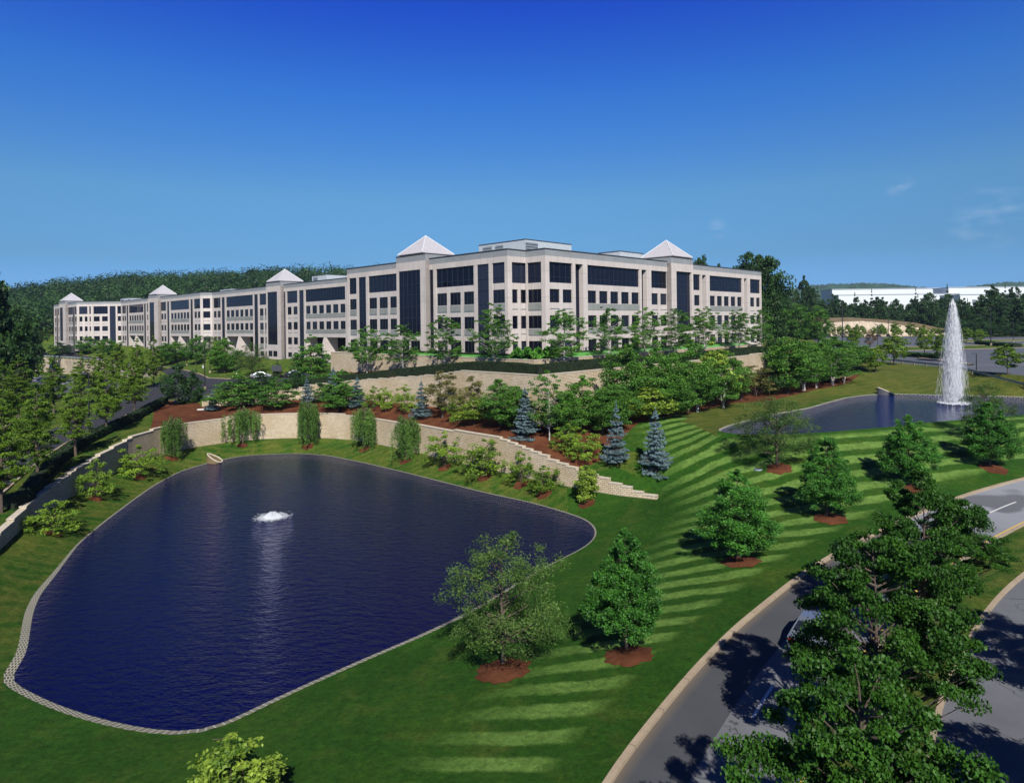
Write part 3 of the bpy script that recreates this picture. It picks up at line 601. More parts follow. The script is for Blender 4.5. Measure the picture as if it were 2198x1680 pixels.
# retaining walls
def wall(name, W, th, mat, label, cap=True, step=.2, depth=1.2, q=True, cut=0):
    e = empty(name, (float(W[len(W) // 2][0]), float(W[len(W) // 2][1]), 0), 0, label, 'retaining wall'); o0 = np.array(e.location)[:2]
    f = W[:, :2] - o0; b = offset(W[:, :2], -th - .04) - o0; fo_ = offset(W[:, :2], .03) - o0
    zt = W[:, 3].copy()
    if q: zt = np.floor(zt / step + .5) * step
    zb = W[:, 2] - depth; S_ = np.concatenate(([0], np.cumsum(np.linalg.norm(np.diff(f, axis=0), axis=1))))
    mb, cb = MB(), MB()
    for i in range(len(f) - 1):
        zt_i = (zt[i] + zt[i + 1]) / 2 if not q else max(zt[i], zt[i + 1])
        a0, a1, c0, c1 = fo_[i], fo_[i + 1], b[i], b[i + 1]; zb0, zb1 = zb[i], zb[i + 1]; u0, u1 = S_[i], S_[i + 1]; T_ = zt_i - .1
        t0 = T_ if q else zt[i] - .1; t1 = T_ if q else zt[i + 1] - .1
        mb.poly([(*a0, zb0), (*a1, zb1), (*a1, t1), (*a0, t0)], [(u0, zb0), (u1, zb1), (u1, t1), (u0, t0)])
        mb.poly([(*c1, zb1), (*c0, zb0), (*c0, t0), (*c1, t1)], [(u1, zb1), (u0, zb0), (u0, t0), (u1, t1)])
        mb.poly([(*a0, t0), (*a1, t1), (*c1, t1), (*c0, t0)], [(u0, 0), (u1, 0), (u1, th), (u0, th)])
        for (x, y_, t_, zb_) in ((a0, c0, t0, zb0), (a1, c1, t1, zb1)):
            mb.poly([(*x, zb_), (*x, t_), (*y_, t_), (*y_, zb_)], [(0, zb_), (0, t_), (th, t_), (th, zb_)])
        if cap:
            n_ = (a0 - c0) / np.linalg.norm(a0 - c0) * .05; A0, A1, B0, B1 = a0 + n_, a1 + n_, c0 - n_, c1 - n_
            for bo, to in ((t0 + .003, t0 + .1),):
                d0, d1 = t0 + .003, t1 + .003; e0, e1_ = t0 + .1, t1 + .1
                cb.poly([(*A0, d0), (*A1, d1), (*A1, e1_), (*A0, e0)]); cb.poly([(*A0, e0), (*A1, e1_), (*B1, e1_), (*B0, e0)])
                cb.poly([(*B1, d1), (*B0, d0), (*B0, e0), (*B1, e1_)]); cb.poly([(*A0, d0), (*A0, e0), (*B0, e0), (*B0, d0)]); cb.poly([(*A1, d1), (*B1, d1), (*B1, e1_), (*A1, e1_)])
    mb.build('block_face', M[mat], e)
    if cap: cb.build('cap_stone', M['cap'], e)
    return e
wall('retaining_wall', W1, .45, 'block', 'long curving tan block wall behind the near pond, stepping down at both ends')
wall('retaining_wall', W2, .5, 'block', 'tall tan block wall below the clipped hedge, cornered towards the pond')
wall('retaining_wall', W3, .4, 'block', 'low tan planter wall in front of the office, under the street trees', q=False)
wall('retaining_wall', W4, .6, 'rubble', 'distant pale stone wall above the parked cars, below a guardrail', cap=False, q=False)
# ------------------------------------------------------------------ office buildings
def upx(usrc, O, d):
    k = (usrc - 1250 + .0129 * 90) / 1622
    return (k * O[1] - O[0]) / (d[0] - k * d[1])
BASE_R = [(3.24, 5.35, 2.14), (-.77, 1.24, -1.76), (-4.9, -2.73, None)]
RIB = (6.35, 9.55); TOPB = 9.55
class Facade:
    """one straight run of office front: t metres along it, depth behind its face, heights relative to the camera's"""
    def __init__(s, root, O, d, nrm, acc):
        s.rec = .9 if abs(d[0] - rd[0]) < .01 else .16; s.wr = .22 if s.rec > .5 else .1
        s.root, s.O, s.d, s.n, s.acc = root, np.array(O, float), np.array(d, float), np.array(nrm, float), acc
    def p(s, t, dep, z): q = s.O + s.d * t - s.n * dep; return (float(q[0]), float(q[1]), HC + z)
    def rect(s, mb, t0, t1, z0, z1, dep):
        mb.poly([s.p(t0, dep, z0), s.p(t1, dep, z0), s.p(t1, dep, z1), s.p(t0, dep, z1)], [(t0, z0), (t1, z0), (t1, z1), (t0, z1)])
    def side(s, mb, t, d0, d1, z0, z1):
        mb.poly([s.p(t, d0, z0), s.p(t, d1, z0), s.p(t, d1, z1), s.p(t, d0, z1)], [(d0, z0), (d1, z0), (d1, z1), (d0, z1)])
    def flat(s, mb, t0, t1, d0, d1, z):
        mb.poly([s.p(t0, d0, z), s.p(t1, d0, z), s.p(t1, d1, z), s.p(t0, d1, z)], [(t0, d0), (t1, d0), (t1, d1), (t0, d1)])
    def reveal(s, mb, t0, t1, z0, z1, d0, d1):
        s.side(mb, t0, d0, d1, z0, z1); s.side(mb, t1, d0, d1, z0, z1); s.flat(mb, t0, t1, d0, d1, z0); s.flat(mb, t0, t1, d0, d1, z1)
    def bar(s, mb, t0, t1, z0, z1, d0, d1):
        s.rect(mb, t0, t1, z0, z1, d0); s.reveal(mb, t0, t1, z0, z1, d0, d1)
    def vent(s, q0, q1, z0, z1, dep): mb = MB(); s.bar(mb, q0, q1, z0, z1, dep - .012, dep + .02); mb.build('vent_slot', M['louvre'], s.root)
    def glazing(s, name, t0, t1, z0, z1, dep, nm, trans=(), small=False, mat='glass', fw=.06):
        t0, t1 = min(t0, t1), max(t0, t1); g = MB(); f = MB()
        s.rect(g, t0 + .01, t1 - .01, z0 + .01, z1 - .01, dep)
        for k in range(nm + 1):
            c = t0 + (t1 - t0) * k / nm; w_ = fw / 2
            a, b = max(t0 + .003, c - w_ if 0 < k < nm else (c if k == 0 else c - 2 * w_)), min(t1 - .003, c + w_ if 0 < k < nm else (c + 2 * w_ if k == 0 else c))
            s.bar(f, a, b, z0 + .003, z1 - .003, dep - .07, dep + .02)
        for zz_ in (z0 + fw / 2 + .004, z1 - fw / 2 - .004) + tuple(trans):
            s.bar(f, t0 + .006, t1 - .006, zz_ - fw / 2, zz_ + fw / 2, dep - .064, dep + .02)
        o = f.build(name, M['frame'], s.root); g.build('pane', M[mat], o); return o
    def run(s, segs, rows, zb, arcade=False, small=False):
        W, Pp, Cp = s.acc['wall'], s.acc['parapet'], s.acc['coping']
        prev = None
        for sg in segs:
            kind, t0, t1 = sg[0], sg[1], sg[2]
            dep = {'P': 0, 'T': -.9, 'TG': -.9, 'G': 0.0, 'B': .12}[kind]; top = 12.3 if kind in ('T', 'TG') else TOPB
            lo, hi = min(t0, t1), max(t0, t1)
            if prev is not None and abs(prev - dep) > .01: s.side(W, t0, prev, dep, zb, 11.2 if min(prev, dep) < -.5 else TOPB)
            prev = dep
            if kind in ('P', 'T'): s.rect(W, t0, t1, zb, TOPB, dep)
            elif kind == 'G':
                s.reveal(W, t0, t1, zb, TOPB, 0, s.rec)
                zs = [zz_ for zz_ in (7.2, 5.35, 3.24, 1.24, -.77, -2.73, -4.9) if zz_ > zb + .5]
                s.glazing('glass_strip', t0, t1, zb, TOPB, s.rec, max(1, int(round((hi - lo) / 1.25))), zs, mat='glass_blue', fw=.07)
            elif kind == 'TG':
                g0 = -1.9 if zb > -7 else -4.9
                tg_ = .5 if s.rec > .5 else .14; s.reveal(W, t0, t1, g0, 9.7, dep, dep + tg_)
                s.glazing('tower_glass', t0, t1, g0, 9.7, dep + tg_, max(2, int(round((hi - lo) / 1.2))), (7.2, 5.35, 3.24, 1.24, -.77), mat='glass_blue', fw=.07)
                s.rect(W, t0, t1, 9.7, TOPB + .15, dep)
                r0, r1 = (-4.9, -2.73) if zb > -7 else (-8.2, -6.6); w2 = [(lo + (hi - lo) * .04, lo + (hi - lo) * .46), (lo + (hi - lo) * .54, lo + (hi - lo) * .96)]
                s.openings(W, lo, hi, g0, r0, r1, zb, w2, dep)
            elif kind == 'B':
                wins = sorted((min(a, b), max(a, b)) for a, b in sg[3])
                s.reveal(W, lo, hi, RIB[0], RIB[1], dep, dep + s.wr)
                s.glazing('ribbon_window', lo, hi, RIB[0], RIB[1], dep + s.wr, max(1, int(round((hi - lo) / 1.3))), (7.25,), mat='glass_blue')
                zc = RIB[0]
                for ri, (a, b, sp) in enumerate(rows):
                    if arcade and ri == 2 and len(wins) == 6:
                        s.rect(W, lo, hi, b + .1, zc, dep); ob = -7.4; mid = (lo + hi) / 2; half = (hi - lo) / 2
                        for (q0, q1) in ((lo, mid - .5), (mid + .5, hi)):
                            s.reveal(W, q0, q1, ob, b + .1, dep, 3.4); s.glazing('arcade_glass', q0, q1, ob, b + .1, 3.4, 3, (-4.9,))
                        s.rect(W, mid - .5, mid + .5, ob, b + .1, dep); s.rect(W, lo, hi, zb, ob, dep)
                        W.poly([s.p(mid + .5, dep, b), s.p(mid + .5, dep, ob), s.p(mid + .5, dep - 1.3, ob), s.p(mid + .5, dep - .2, b)])
                        W.poly([s.p(mid - .5, dep, b), s.p(mid - .5, dep, ob), s.p(mid - .5, dep - 1.3, ob), s.p(mid - .5, dep - .2, b)])
                        W.poly([s.p(mid - .5, dep - .2, b), s.p(mid - .5, dep - 1.3, ob), s.p(mid + .5, dep - 1.3, ob), s.p(mid + .5, dep - .2, b)])
                        zc = None; break
                    nxt = a
                    s.openings(W, lo, hi, zc, a, b, a - .001, wins, dep)
                    if sp is not None:
                        if len(wins) >= 5 or arcade and len(wins) == 6:
                            mb = MB(); s.bar(mb, lo + .03, hi - .03, sp, a - .06, dep - .05, dep + .02); mb.build('spandrel_panel', M['spandrel'], s.root)
                        elif len(wins) in (3,) or (hi - lo) > 6 or (len(wins) == 1 and hi - lo > 2.5):
                            for (q0, q1) in wins:
                                mb = MB(); s.bar(mb, q0, q1, sp, a - .06, dep - .04, dep + .02); s.vent(q0, q1, sp - .16, sp - .02, dep); mb.build('spandrel_panel', M['spandrel'], s.root)
                        else:
                            for (q0, q1) in wins: s.vent(q0, q1, sp + .05, sp + .2, dep)
                    zc = a
                if zc is not None: s.rect(W, lo, hi, zb, zc, dep)
                s.flat(W, lo, hi, 0, dep, TOPB)
            # crown of the wall
            if kind in ('T', 'TG'):
                s.rect(W, t0, t1, TOPB + (.15 if kind == 'TG' else 0), 11.2, dep); s.rect(Pp, t0, t1, 11.2, 12.3, dep)
            else:
                s.rect(W, t0, t1, TOPB, 10.45, 0); s.rect(Pp, t0, t1, 10.45, 11.45, 0)
        ts = [q for sg in segs for q in sg[1:3]]; a, b = min(ts), max(ts)
        s.bar(Cp, a - .05, b + .05, 11.45, 11.6, -.08, .4); s.rect(Pp, a, b, 10.9, 11.45, .35)
        for tt in [k for k in range(len(segs)) if segs[k][0] == 'TG']:
            x0, x1 = segs[tt - 1][1], segs[tt + 1][2]; lo, hi = min(x0, x1), max(x0, x1); mid = (lo + hi) / 2; h = 3.5
            for q in (lo, hi):
                s.side(W, q, -.9, 6.0, 10.4, 11.2); s.side(Pp, q, -.9, 6.0, 11.2, 12.3)
                s.side(W, q, -.9, .12, zb, 11.2)
            s.rect(Pp, lo, hi, 10.9, 12.3, 6.0)
            s.bar(Cp, lo - .03, hi + .03, 12.3, 12.42, -.98, 6.05)
            s.flat(s.acc['roof'], lo, hi, -.9, 6, 12.44)
            c = s.p(mid, 2.6, 0); u_ = s.d; v_ = -s.n; hb = 3.65; zb0, zt0 = HC + 12.55, HC + 16.1
            py = MB(); cor = [(c[0] + u_[0] * i * hb + v_[0] * j * hb, c[1] + u_[1] * i * hb + v_[1] * j * hb) for i, j in ((-1, -1), (1, -1), (1, 1), (-1, 1))]
            for k in range(4):
                A, B = cor[k], cor[(k + 1) % 4]
                py.poly([(*A, zb0 + .12), (*B, zb0 + .12), (c[0], c[1], zt0)], [(0, 0), (2 * hb, 0), (hb, 5.5)])
                py.poly([(*A, zb0), (*B, zb0), (*B, zb0 + .12), (*A, zb0 + .12)], [(0, 0), (7, 0), (7, .1), (0, .1)])
            py.poly([(*cor[k], zb0) for k in (3, 2, 1, 0)])
            pyo = py.build('pyramid_roof', M['pyramid'], s.root)
            nb = MB(); nb.box((c[0], c[1], zb0 - .1), (6.6, 6.6, .3), math.atan2(u_[1], u_[0])); nb.build('eaves_band', M['coping'], pyo)
            hb_ = MB()
            for k in range(4): hb_.tube([(*cor[k], zb0 + .16), (c[0], c[1], zt0 + .04)], .07, 5)
            hb_.build('hip_ridge', M['white'], pyo)
    def openings(s, W, lo, hi, zc, a, b, zb, wins, dep):
        """a wall band from zc down to zb with windows between heights a and b"""
        s.rect(W, lo, hi, b, zc, dep); x = lo
        for (q0, q1) in wins:
            if q0 - x > .01: s.rect(W, x, q0, a, b, dep)
            s.reveal(W, q0, q1, a, b, dep, dep + s.wr + .03)
            s.glazing('window', q0, q1, a, b, dep + s.wr, max(1, int(round((q1 - q0) / 1.0))))
            x = q1
        if hi - x > .01: s.rect(W, x, hi, a, b, dep)
        if a - zb > .01: s.rect(W, lo, hi, zb, a, dep)
def mk(O, d, f, spec):
    out = []
    for sg in spec:
        a, b = upx(f(sg[1]), O, d), upx(f(sg[2]), O, d)
        out.append((sg[0], a, b) + (([(upx(f(x), O, d), upx(f(y), O, d)) for x, y in sg[3]],) if len(sg) > 3 else ()))
    return out
z3f = lambda x: 1200 + x / 3.14; z2f = lambda x: 600 + x / 3.14; z1f = lambda x: x / 3.14
nL, nR = np.array((-.703, -.711)), np.array((.711, -.703))
def new_building(name, label, loc):
    e = empty(name, (0, 0, 0), 0, label, 'office building')
    return e, dict(wall=MB(), parapet=MB(), coping=MB(), roof=MB(), louvre=MB())
def finish(e, acc):
    acc['wall'].build('wall', M['conc'], e); acc['parapet'].build('parapet', M['parapet'], e); acc['coping'].build('coping', M['coping'], e)
    acc['roof'].build('roof', M['roof'], e)
def plant_room(e, c, d0, d1, l0, l1, zt, louv=()):
    """roof plant room whose near corner is c, running l0 along d0 and l1 along d1"""
    c = np.array(c); mb = MB(); A = c + np.array(d0) * l0; B = A + np.array(d1) * l1; D = c + np.array(d1) * l1; z0, z1 = HC + 10.92, HC + zt
    q = [c, A, B, D]
    for k in range(4):
        a, b = q[k], q[(k + 1) % 4]; ln = float(np.linalg.norm(b - a)); mb.poly([(*a, z0), (*b, z0), (*b, z1), (*a, z1)], [(0, z0), (ln, z0), (ln, z1), (0, z1)])
    mb.poly([(*p_, z1) for p_ in q]); o = mb.build('plant_room', M['metal'], e)
    for (s_, f0, f1) in louv:
        dd = np.array(d0 if s_ == 0 else d1); nn = -np.array(d1 if s_ == 0 else d0); ll_ = l0 if s_ == 0 else l1; lm = MB()
        nsl = 7
        for k in range(nsl):
            za = z0 + .4 + (z1 - z0 - .7) * k / nsl; zb_ = za + (z1 - z0 - .7) / nsl * .7
            a = c + dd * ll_ * f0 + nn * .06; b = c + dd * ll_ * f1 + nn * .06; a2, b2 = a + nn * .1, b + nn * .1
            lm.poly([(*a2, za), (*b2, za), (*b, zb_), (*a, zb_)])
        lm.build('louvre', M['louvre'], o)
    cm = MB(); off = .1
    for k in range(4):
        a, b = q[k], q[(k + 1) % 4]; cm.tube([(*a, z1 + .04), (*b, z1 + .04)], .09, 4)
    cm.build('trim', M['coping'], o); return o
def back(acc, pts, zb, zt=11.45):
    for a, b in zip(pts[:-1], pts[1:]):
        ln = float(np.linalg.norm(np.array(b) - np.array(a)))
        acc['wall'].poly([(*a, HC + zb), (*b, HC + zb), (*b, HC + 10.45), (*a, HC + 10.45)], [(0, zb), (ln, zb), (ln, 10.45), (0, 10.45)])
        acc['parapet'].poly([(*a, HC + 10.45), (*b, HC + 10.45), (*b, HC + 11.45), (*a, HC + 11.45)], [(0, 0), (ln, 0), (ln, 1), (0, 1)])
        acc['coping'].tube([(*a, HC + 11.52), (*b, HC + 11.52)], .12, 4)
# --- corner building
P1 = np.array((-.63, 102.)); P3 = np.array((5.16, 102.)); P2 = P1 + rd * 4.07
b1e, acc = new_building('office_building', 'near four storey precast office with an outward corner, two glass pyramid towers and dark windows', P1)
RW = mk(P3, rd, z3f, [('P', 415, 445), ('B', 445, 622, [(447, 527), (550, 621)]), ('P', 622, 645), ('G', 645, 702), ('P', 702, 738), ('B', 738, 1135, [(740, 808), (830, 895), (915, 977), (998, 1058), (1077, 1134)]),
    ('P', 1135, 1152), ('G', 1152, 1190), ('P', 1190, 1226), ('B', 1226, 1348, [(1228, 1280), (1298, 1347)]), ('T', 1348, 1387), ('TG', 1387, 1503), ('T', 1503, 1516), ('B', 1516, 1602, [(1520, 1541), (1557, 1600)]),
    ('P', 1602, 1616), ('G', 1616, 1645), ('P', 1645, 1673), ('B', 1673, 1922, [(1675, 1717), (1732, 1771), (1785, 1823), (1837, 1873), (1887, 1921)]), ('P', 1922, 1936), ('G', 1936, 1958), ('P', 1958, 1982), ('B', 1982, 2061, [(1984, 2018), (2032, 2060)]), ('P', 2061, 2069)])
RW[0] = ('P', 0.0, RW[0][2])
Facade(b1e, P3, rd, nR, acc).run(RW, BASE_R, -6.0)
LW = mk(P1, ld, z2f, [('P', 2010, 1985), ('B', 1985, 1890, [(1984, 1891)]), ('P', 1890, 1863), ('G', 1863, 1775), ('P', 1775, 1748), ('B', 1748, 1460, [(1747, 1668), (1642, 1562), (1537, 1463)]), ('P', 1460, 1437), ('G', 1437, 1410),
    ('T', 1410, 1369), ('TG', 1369, 1205), ('T', 1205, 1187), ('P', 1187, 1165), ('B', 1165, 940, [(1164, 1102), (1083, 1020), (1000, 942)]), ('P', 940, 920), ('G', 920, 865), ('P', 865, 848), ('B', 848, 792, [(847, 794)]), ('P', 792, 776)])
LW[0] = ('P', 0.0, LW[0][2])
Facade(b1e, P1, ld, nL, acc).run(LW, BASE_R, -6.0)
N1 = mk(P1, rd, z3f, [('P', 125, 158), ('B', 158, 271, [(162, 205), (228, 270)]), ('P', 271, 290)]); N1[0] = ('P', 0., N1[0][2]); N1[-1] = ('P', N1[-1][1], 4.07)
Facade(b1e, P1, rd, nR, acc).run(N1, BASE_R, -6.0)
N2 = [('P', 0., .8), ('B', .8, 3.75, [(.85, 3.7)]), ('P', 3.75, 4.12)]
Facade(b1e, P3, ld, nL, acc).run(N2, BASE_R, -6.0)
E1 = P3 + rd * RW[-1][2]; L1 = P1 + ld * LW[-1][2]; E2 = E1 + ld * 26; L2 = L1 + rd * 26; I1 = P2 + (ld + rd) * 26
back(acc, [E1, E2, I1, L2, L1], -6.0)
acc['roof'].poly([(*q, HC + 10.9) for q in (P1, P2, I1, L2, L1)]); acc['roof'].poly([(*q, HC + 10.9) for q in (P3, E1, E2, I1, P2)])
plant_room(b1e, (2.5, 116), ld, rd, 12, 12.6, 14.7, ((0, .45, .62), (0, .7, .9), (1, .0, .25)))
plant_room(b1e, (20.8, 127), ld, rd, 5.2, 8, 13.6)
finish(b1e, acc)
# --- middle building, set back and one storey lower at the ground
S2 = np.array(PY(845 * .8792, 690, 159)[:2])
b2e, acc = new_building('office_building', 'middle wing of the office row, set back behind the corner office, with one pyramid tower', S2)
R2 = BASE_R[:2] + [(-4.75, -2.85, -5.9), (-8.2, -6.9, None)]
g = lambda *a: a
M2 = mk(S2, ld, z2f, [('P', 772, 761), ('B', 761, 455, [(760, 720), (704, 664), (648, 610), (593, 557), (540, 505), (490, 457)]), ('P', 455, 442), ('G', 442, 407), ('P', 407, 394), ('B', 394, 313, [(393, 360), (345, 315)]), ('P', 313, 302), ('G', 302, 290),
    ('T', 290, 262), ('TG', 262, 188), ('T', 188, 178), ('B', 178, 101, [(170, 142), (130, 102)]), ('P', 101, 90), ('G', 90, 62), ('P', 62, 52), ('B', 52, -154, [(52, 25), (13, -12), (-24, -48), (-59, -84), (-94, -119), (-129, -152)]), ('P', -154, -164), ('G', -164, -187), ('P', -187, -196), ('B', -196, -252, [(-198, -222), (-230, -251)]), ('P', -252, -258)])
Facade(b2e, S2, ld, nL, acc).run(M2, R2, -9.0, arcade=True)
S2b = S2 + ld * M2[-1][2]
t_ = lambda z1: S2b[0] - (z1f(z1) - 1250 + 1.2) / 1622 * S2b[1]
Facade(b2e, S2b, (-1, 0), (0, -1), acc).run([('P', 0, .7), ('B', .7, 3.1, [(.75, 3.05)]), ('P', 3.1, 3.9)], R2, -9.0)
S3 = S2b + np.array((-3.9, 0)); 
A0 = S2 + rd * 24; back(acc, [S2, A0, S2b + rd * 24, S3 + rd * 24], -9.0)
acc['roof'].poly([(*q, HC + 10.9) for q in (S2, A0, S2b + rd * 24, S3 + rd * 24, S3, S2b)])
def roomY(e, u0, u1, v, Y, **k):
    a = np.array(PY(u0 * .8792, v * .8792, Y)); b = np.array(PY(u1 * .8792, v * .8792, Y)); zt = a[2] - HC; w_ = (b[0] - a[0]) * .72
    plant_room(e, ((a[0] + b[0]) / 2 , Y), ld, rd, w_, w_, max(12.4, zt), **k)
roomY(b2e, 748, 846, 671, 178, louv=((0, .6, .9),)); roomY(b2e, 519, 607, 705.5, 222, louv=((0, .2, .3),))
finish(b2e, acc)
# --- far building
b3e, acc = new_building('office_building', 'farthest wing of the office row, below the wooded hill, with two small pyramid towers', S3)
six = lambda a, b: [(a + (b - a) * (k * 1.0 + .12) / 6, a + (b - a) * (k + .86) / 6) for k in range(6)]
two = lambda a, b: [(a + (b - a) * .03, a + (b - a) * .42), (a + (b - a) * .58, a + (b - a) * .97)]
M3 = mk(S3, ld, z1f, [('P', 1545, 1532), ('B', 1532, 1483, two(1532, 1483)), ('P', 1483, 1475), ('G', 1475, 1457), ('P', 1457, 1447), ('B', 1447, 1303, six(1447, 1303)), ('P', 1303, 1294), ('G', 1294, 1278), ('P', 1278, 1270), ('B', 1270, 1230, two(1270, 1230)),
    ('T', 1228, 1199), ('TG', 1199, 1163), ('T', 1163, 1155), ('B', 1153, 1121, two(1153, 1121)), ('P', 1121, 1115), ('G', 1115, 1100), ('P', 1100, 1096), ('B', 1096, 984, six(1096, 984)), ('P', 984, 980), ('G', 980, 967), ('P', 967, 963), ('B', 963, 932, two(963, 932)), ('P', 932, 925)])
M3[0] = ('P', 0, M3[0][2])
Facade(b3e, S3, ld, nL, acc).run(M3, R2, -9.0, arcade=True)
S3b = S3 + ld * M3[-1][2]; sc = S3b[1] / 1622 / 3.14
fr = [('B', 925, 897, [(923, 899)]), ('P', 897, 884), ('G', 884, 838), ('P', 838, 824), ('B', 824, 714, [(822, 778), (760, 715)]), ('P', 714, 694), ('B', 694, 682, [(693, 683)]), ('P', 682, 668), ('B', 668, 604, [(667, 645), (628, 605)]), ('P', 604, 585)]
Facade(b3e, S3b, (-1, 0), (0, -1), acc).run([(q[0], (925 - q[1]) * sc, (925 - q[2]) * sc) + (([((925 - a) * sc, (925 - b) * sc) for a, b in q[3]],) if len(q) > 3 else ()) for q in fr], R2, -9.0)
S3c = S3b + np.array((-340 * sc, 0))
three = lambda a, b: [(a + (b - a) * (k + .12) / 3, a + (b - a) * (k + .85) / 3) for k in range(3)]
M4 = mk(S3c, ld, z1f, [('B', 585, 568, [(584, 569)]), ('G', 568, 556), ('B', 556, 518, three(556, 518)), ('T', 518, 497), ('TG', 497, 473), ('T', 473, 469), ('B', 469, 440, three(469, 440)), ('G', 439, 428), ('B', 427, 415, [(426, 416)]), ('P', 415, 411)])
M4[0] = ('B', 0, M4[0][2], M4[0][3])
Facade(b3e, S3c, ld, nL, acc).run(M4, R2, -9.0)
S3d = S3c + ld * M4[-1][2]
back(acc, [S3d, S3d + rd * 20, S3c + rd * 24, S3b + rd * 24, S3 + rd * 24, S3], -9.0)
acc['roof'].poly([(*q, HC + 10.9) for q in (S3, S3 + rd * 24, S3b + rd * 24, S3c + rd * 24, S3d + rd * 20, S3d, S3c, S3b)])
roomY(b3e, 449, 520, 714.5, 240); roomY(b3e, 272, 351, 728, 296, louv=((0, .6, .9), (1, .0, .1)))
finish(b3e, acc)
# ------------------------------------------------------------------ foliage
def unit(v): return v / (np.linalg.norm(v, axis=-1, keepdims=True) + 1e-9)
def leafcards(rg, cen, size, up=.6, aspect=.55, nrm=None, droop=0, jt=.5):
    n = len(cen); nr = unit(rg.normal(size=(n, 3)) + np.array((0, 0, up))) if nrm is None else unit(nrm + rg.normal(size=(n, 3)) * jt)
    t = unit(np.cross(nr, rg.normal(size=(n, 3)))); 
    if droop: t = unit(t + np.array((0, 0, -droop))); nr = unit(np.cross(t, rg.normal(size=(n, 3))))
    b = np.cross(nr, t); s = (np.asarray(size) * np.ones(n))[:, None] * .5
    V = np.stack((cen - t * s, cen + b * s * aspect * 1.0 - t * s * .1, cen + t * s, cen - b * s * aspect - t * s * .1), 1).reshape(-1, 3)
    return V, np.arange(4 * n).reshape(-1, 4)
def crown_obj(name, cen, size, tint, mat, parent, rg, **k):
    V, Q = leafcards(rg, cen, size, **k); return mesh_np(name, V, Q, mat, parent, tint=np.repeat(tint, 4))
def clusters_leaves(rg, cc, rc, n_each, flat=.65, shell=.5):
    n = len(cc) * n_each; idx = np.repeat(np.arange(len(cc)), n_each)
    d = unit(rg.normal(size=(n, 3))); r = rg.uniform(shell, 1.05, n) ** .8
    p = cc[idx] + d * (r * rc[idx])[:, None] * np.array((1, 1, flat))
    return p, idx, d
protos = {}
PARK = []
def broadleaf(key, seed, H, R, h0, prof, nc, rc, nl, ls, mat, bark='bark', tr=.012, flat=.6, nlimb=16, shell=.45, inner=.55, multi=1, lean=.04, rise=.35, up=.6, aspect=.6, names=('crown', 'trunk'), jit=.12, tspread=(0, 1), gaps=0):
    rg = np.random.default_rng(seed); root = empty(key, (0, 0, -500)); root['proto'] = 1
    t = rg.uniform(tspread[0], tspread[1], nc * 4); w = np.array([max(.08, prof(x)) for x in t]); w = w ** 1.6 / w.max() ** 1.6
    t = t[rg.uniform(size=len(t)) < w][:nc]; n = len(t)
    az = np.arange(n) * 2.39996 + rg.uniform(-.4, .4, n); rho = np.sqrt(rg.uniform(inner ** 2, 1, n))
    # an uneven outline: lobes that push out and draw back
    lob = 1 + jit * np.sin(az * 3 + seed) + jit * np.sin(az * 2 + t * 9 + seed * 2) + rg.normal(0, jit * .5, n)
    rad = np.array([prof(x) for x in t]) * R * rho * lob
    zc = H * (h0 + (1 - h0) * t) + rg.normal(0, H * .015, n)
    if gaps: k = (np.sin(az * 2.0 + zc * 1.9 + seed) + np.sin(zc * 3.1 + az + seed)) > -gaps; az, rad, zc, t, n = az[k], rad[k], zc[k], t[k], int(k.sum())
    cc = np.stack((rad * np.cos(az), rad * np.sin(az), zc), 1); cc = np.vstack((cc, [[0, 0, H * .97]])); n = len(cc)
    rcs = rc * rg.uniform(.65, 1.25, n) * np.append(np.clip(.55 + .6 * np.array([prof(x) for x in t]), .5, 1.1), .5)
    p, idx, d = clusters_leaves(rg, cc, rcs, nl, flat, shell)
    tc_ = rg.uniform(.15, .85, n)[idx] * .55 + rg.uniform(0, 1, len(p)) * .35 + .05 + d[:, 2] * .05
    crown_obj(names[0], p, ls * rg.uniform(.65, 1.3, len(p)), tc_, LM[mat], root, rg, up=up, aspect=aspect)
    mb = MB(); r0 = H * tr + .02
    stems = []
    for k in range(multi):
        a = k * 2.1 + rg.uniform(0, 1); sp = 0 if multi == 1 else R * .35
        top = H * .9; pts = [(0.05 * k * math.cos(a), .05 * k * math.sin(a), -.25)]
        for q in (.12, .3, .55, .8, 1): pts.append((sp * q * math.cos(a) + rg.normal(0, lean * H * .12), sp * q * math.sin(a) + rg.normal(0, lean * H * .12), top * q * (1 if multi == 1 else .85)))
        mb.tube(pts, [r0 * 1.25 / (1 + .3 * (multi > 1)), r0, r0 * .85, r0 * .6, r0 * .32, r0 * .08], 7); stems.append(pts)
    sel = rg.permutation(n)[:nlimb]
    for i in sel:
        c = cc[i]; st = stems[int(rg.integers(multi))]; hz = max(H * h0 * .75, c[2] - math.hypot(c[0], c[1]) * (rise + .25)); f_ = min(1, hz / (H * .9))
        zs_ = [q[2] for q in st]; bx = float(np.interp(hz, zs_, [q[0] for q in st])); by = float(np.interp(hz, zs_, [q[1] for q in st]))
        m_ = ((bx + c[0]) * .5 + rg.normal(0, .03 * R), (by + c[1]) * .5 + rg.normal(0, .03 * R), hz + (c[2] - hz) * .38)
        mb.tube([(bx, by, hz), m_, tuple(c)], [r0 * .34, r0 * .2, r0 * .06], 4, cap=False)
    mb.build(names[1], M[bark], root)
    root['H'] = H; root['R'] = R; protos.setdefault(key, []).append(root); return root
def egg(t): return max(0, math.sin(math.pi * min(1, (t * .86 + .12))) ** .75)
def cone(t): return max(.05, (1 - t) ** .8 * (.75 + .6 * min(1, t * 6)) * .8)
def pear(t): return max(.08, (1 - t ** 1.7) ** .75 * min(1, .55 + t * 2.6))
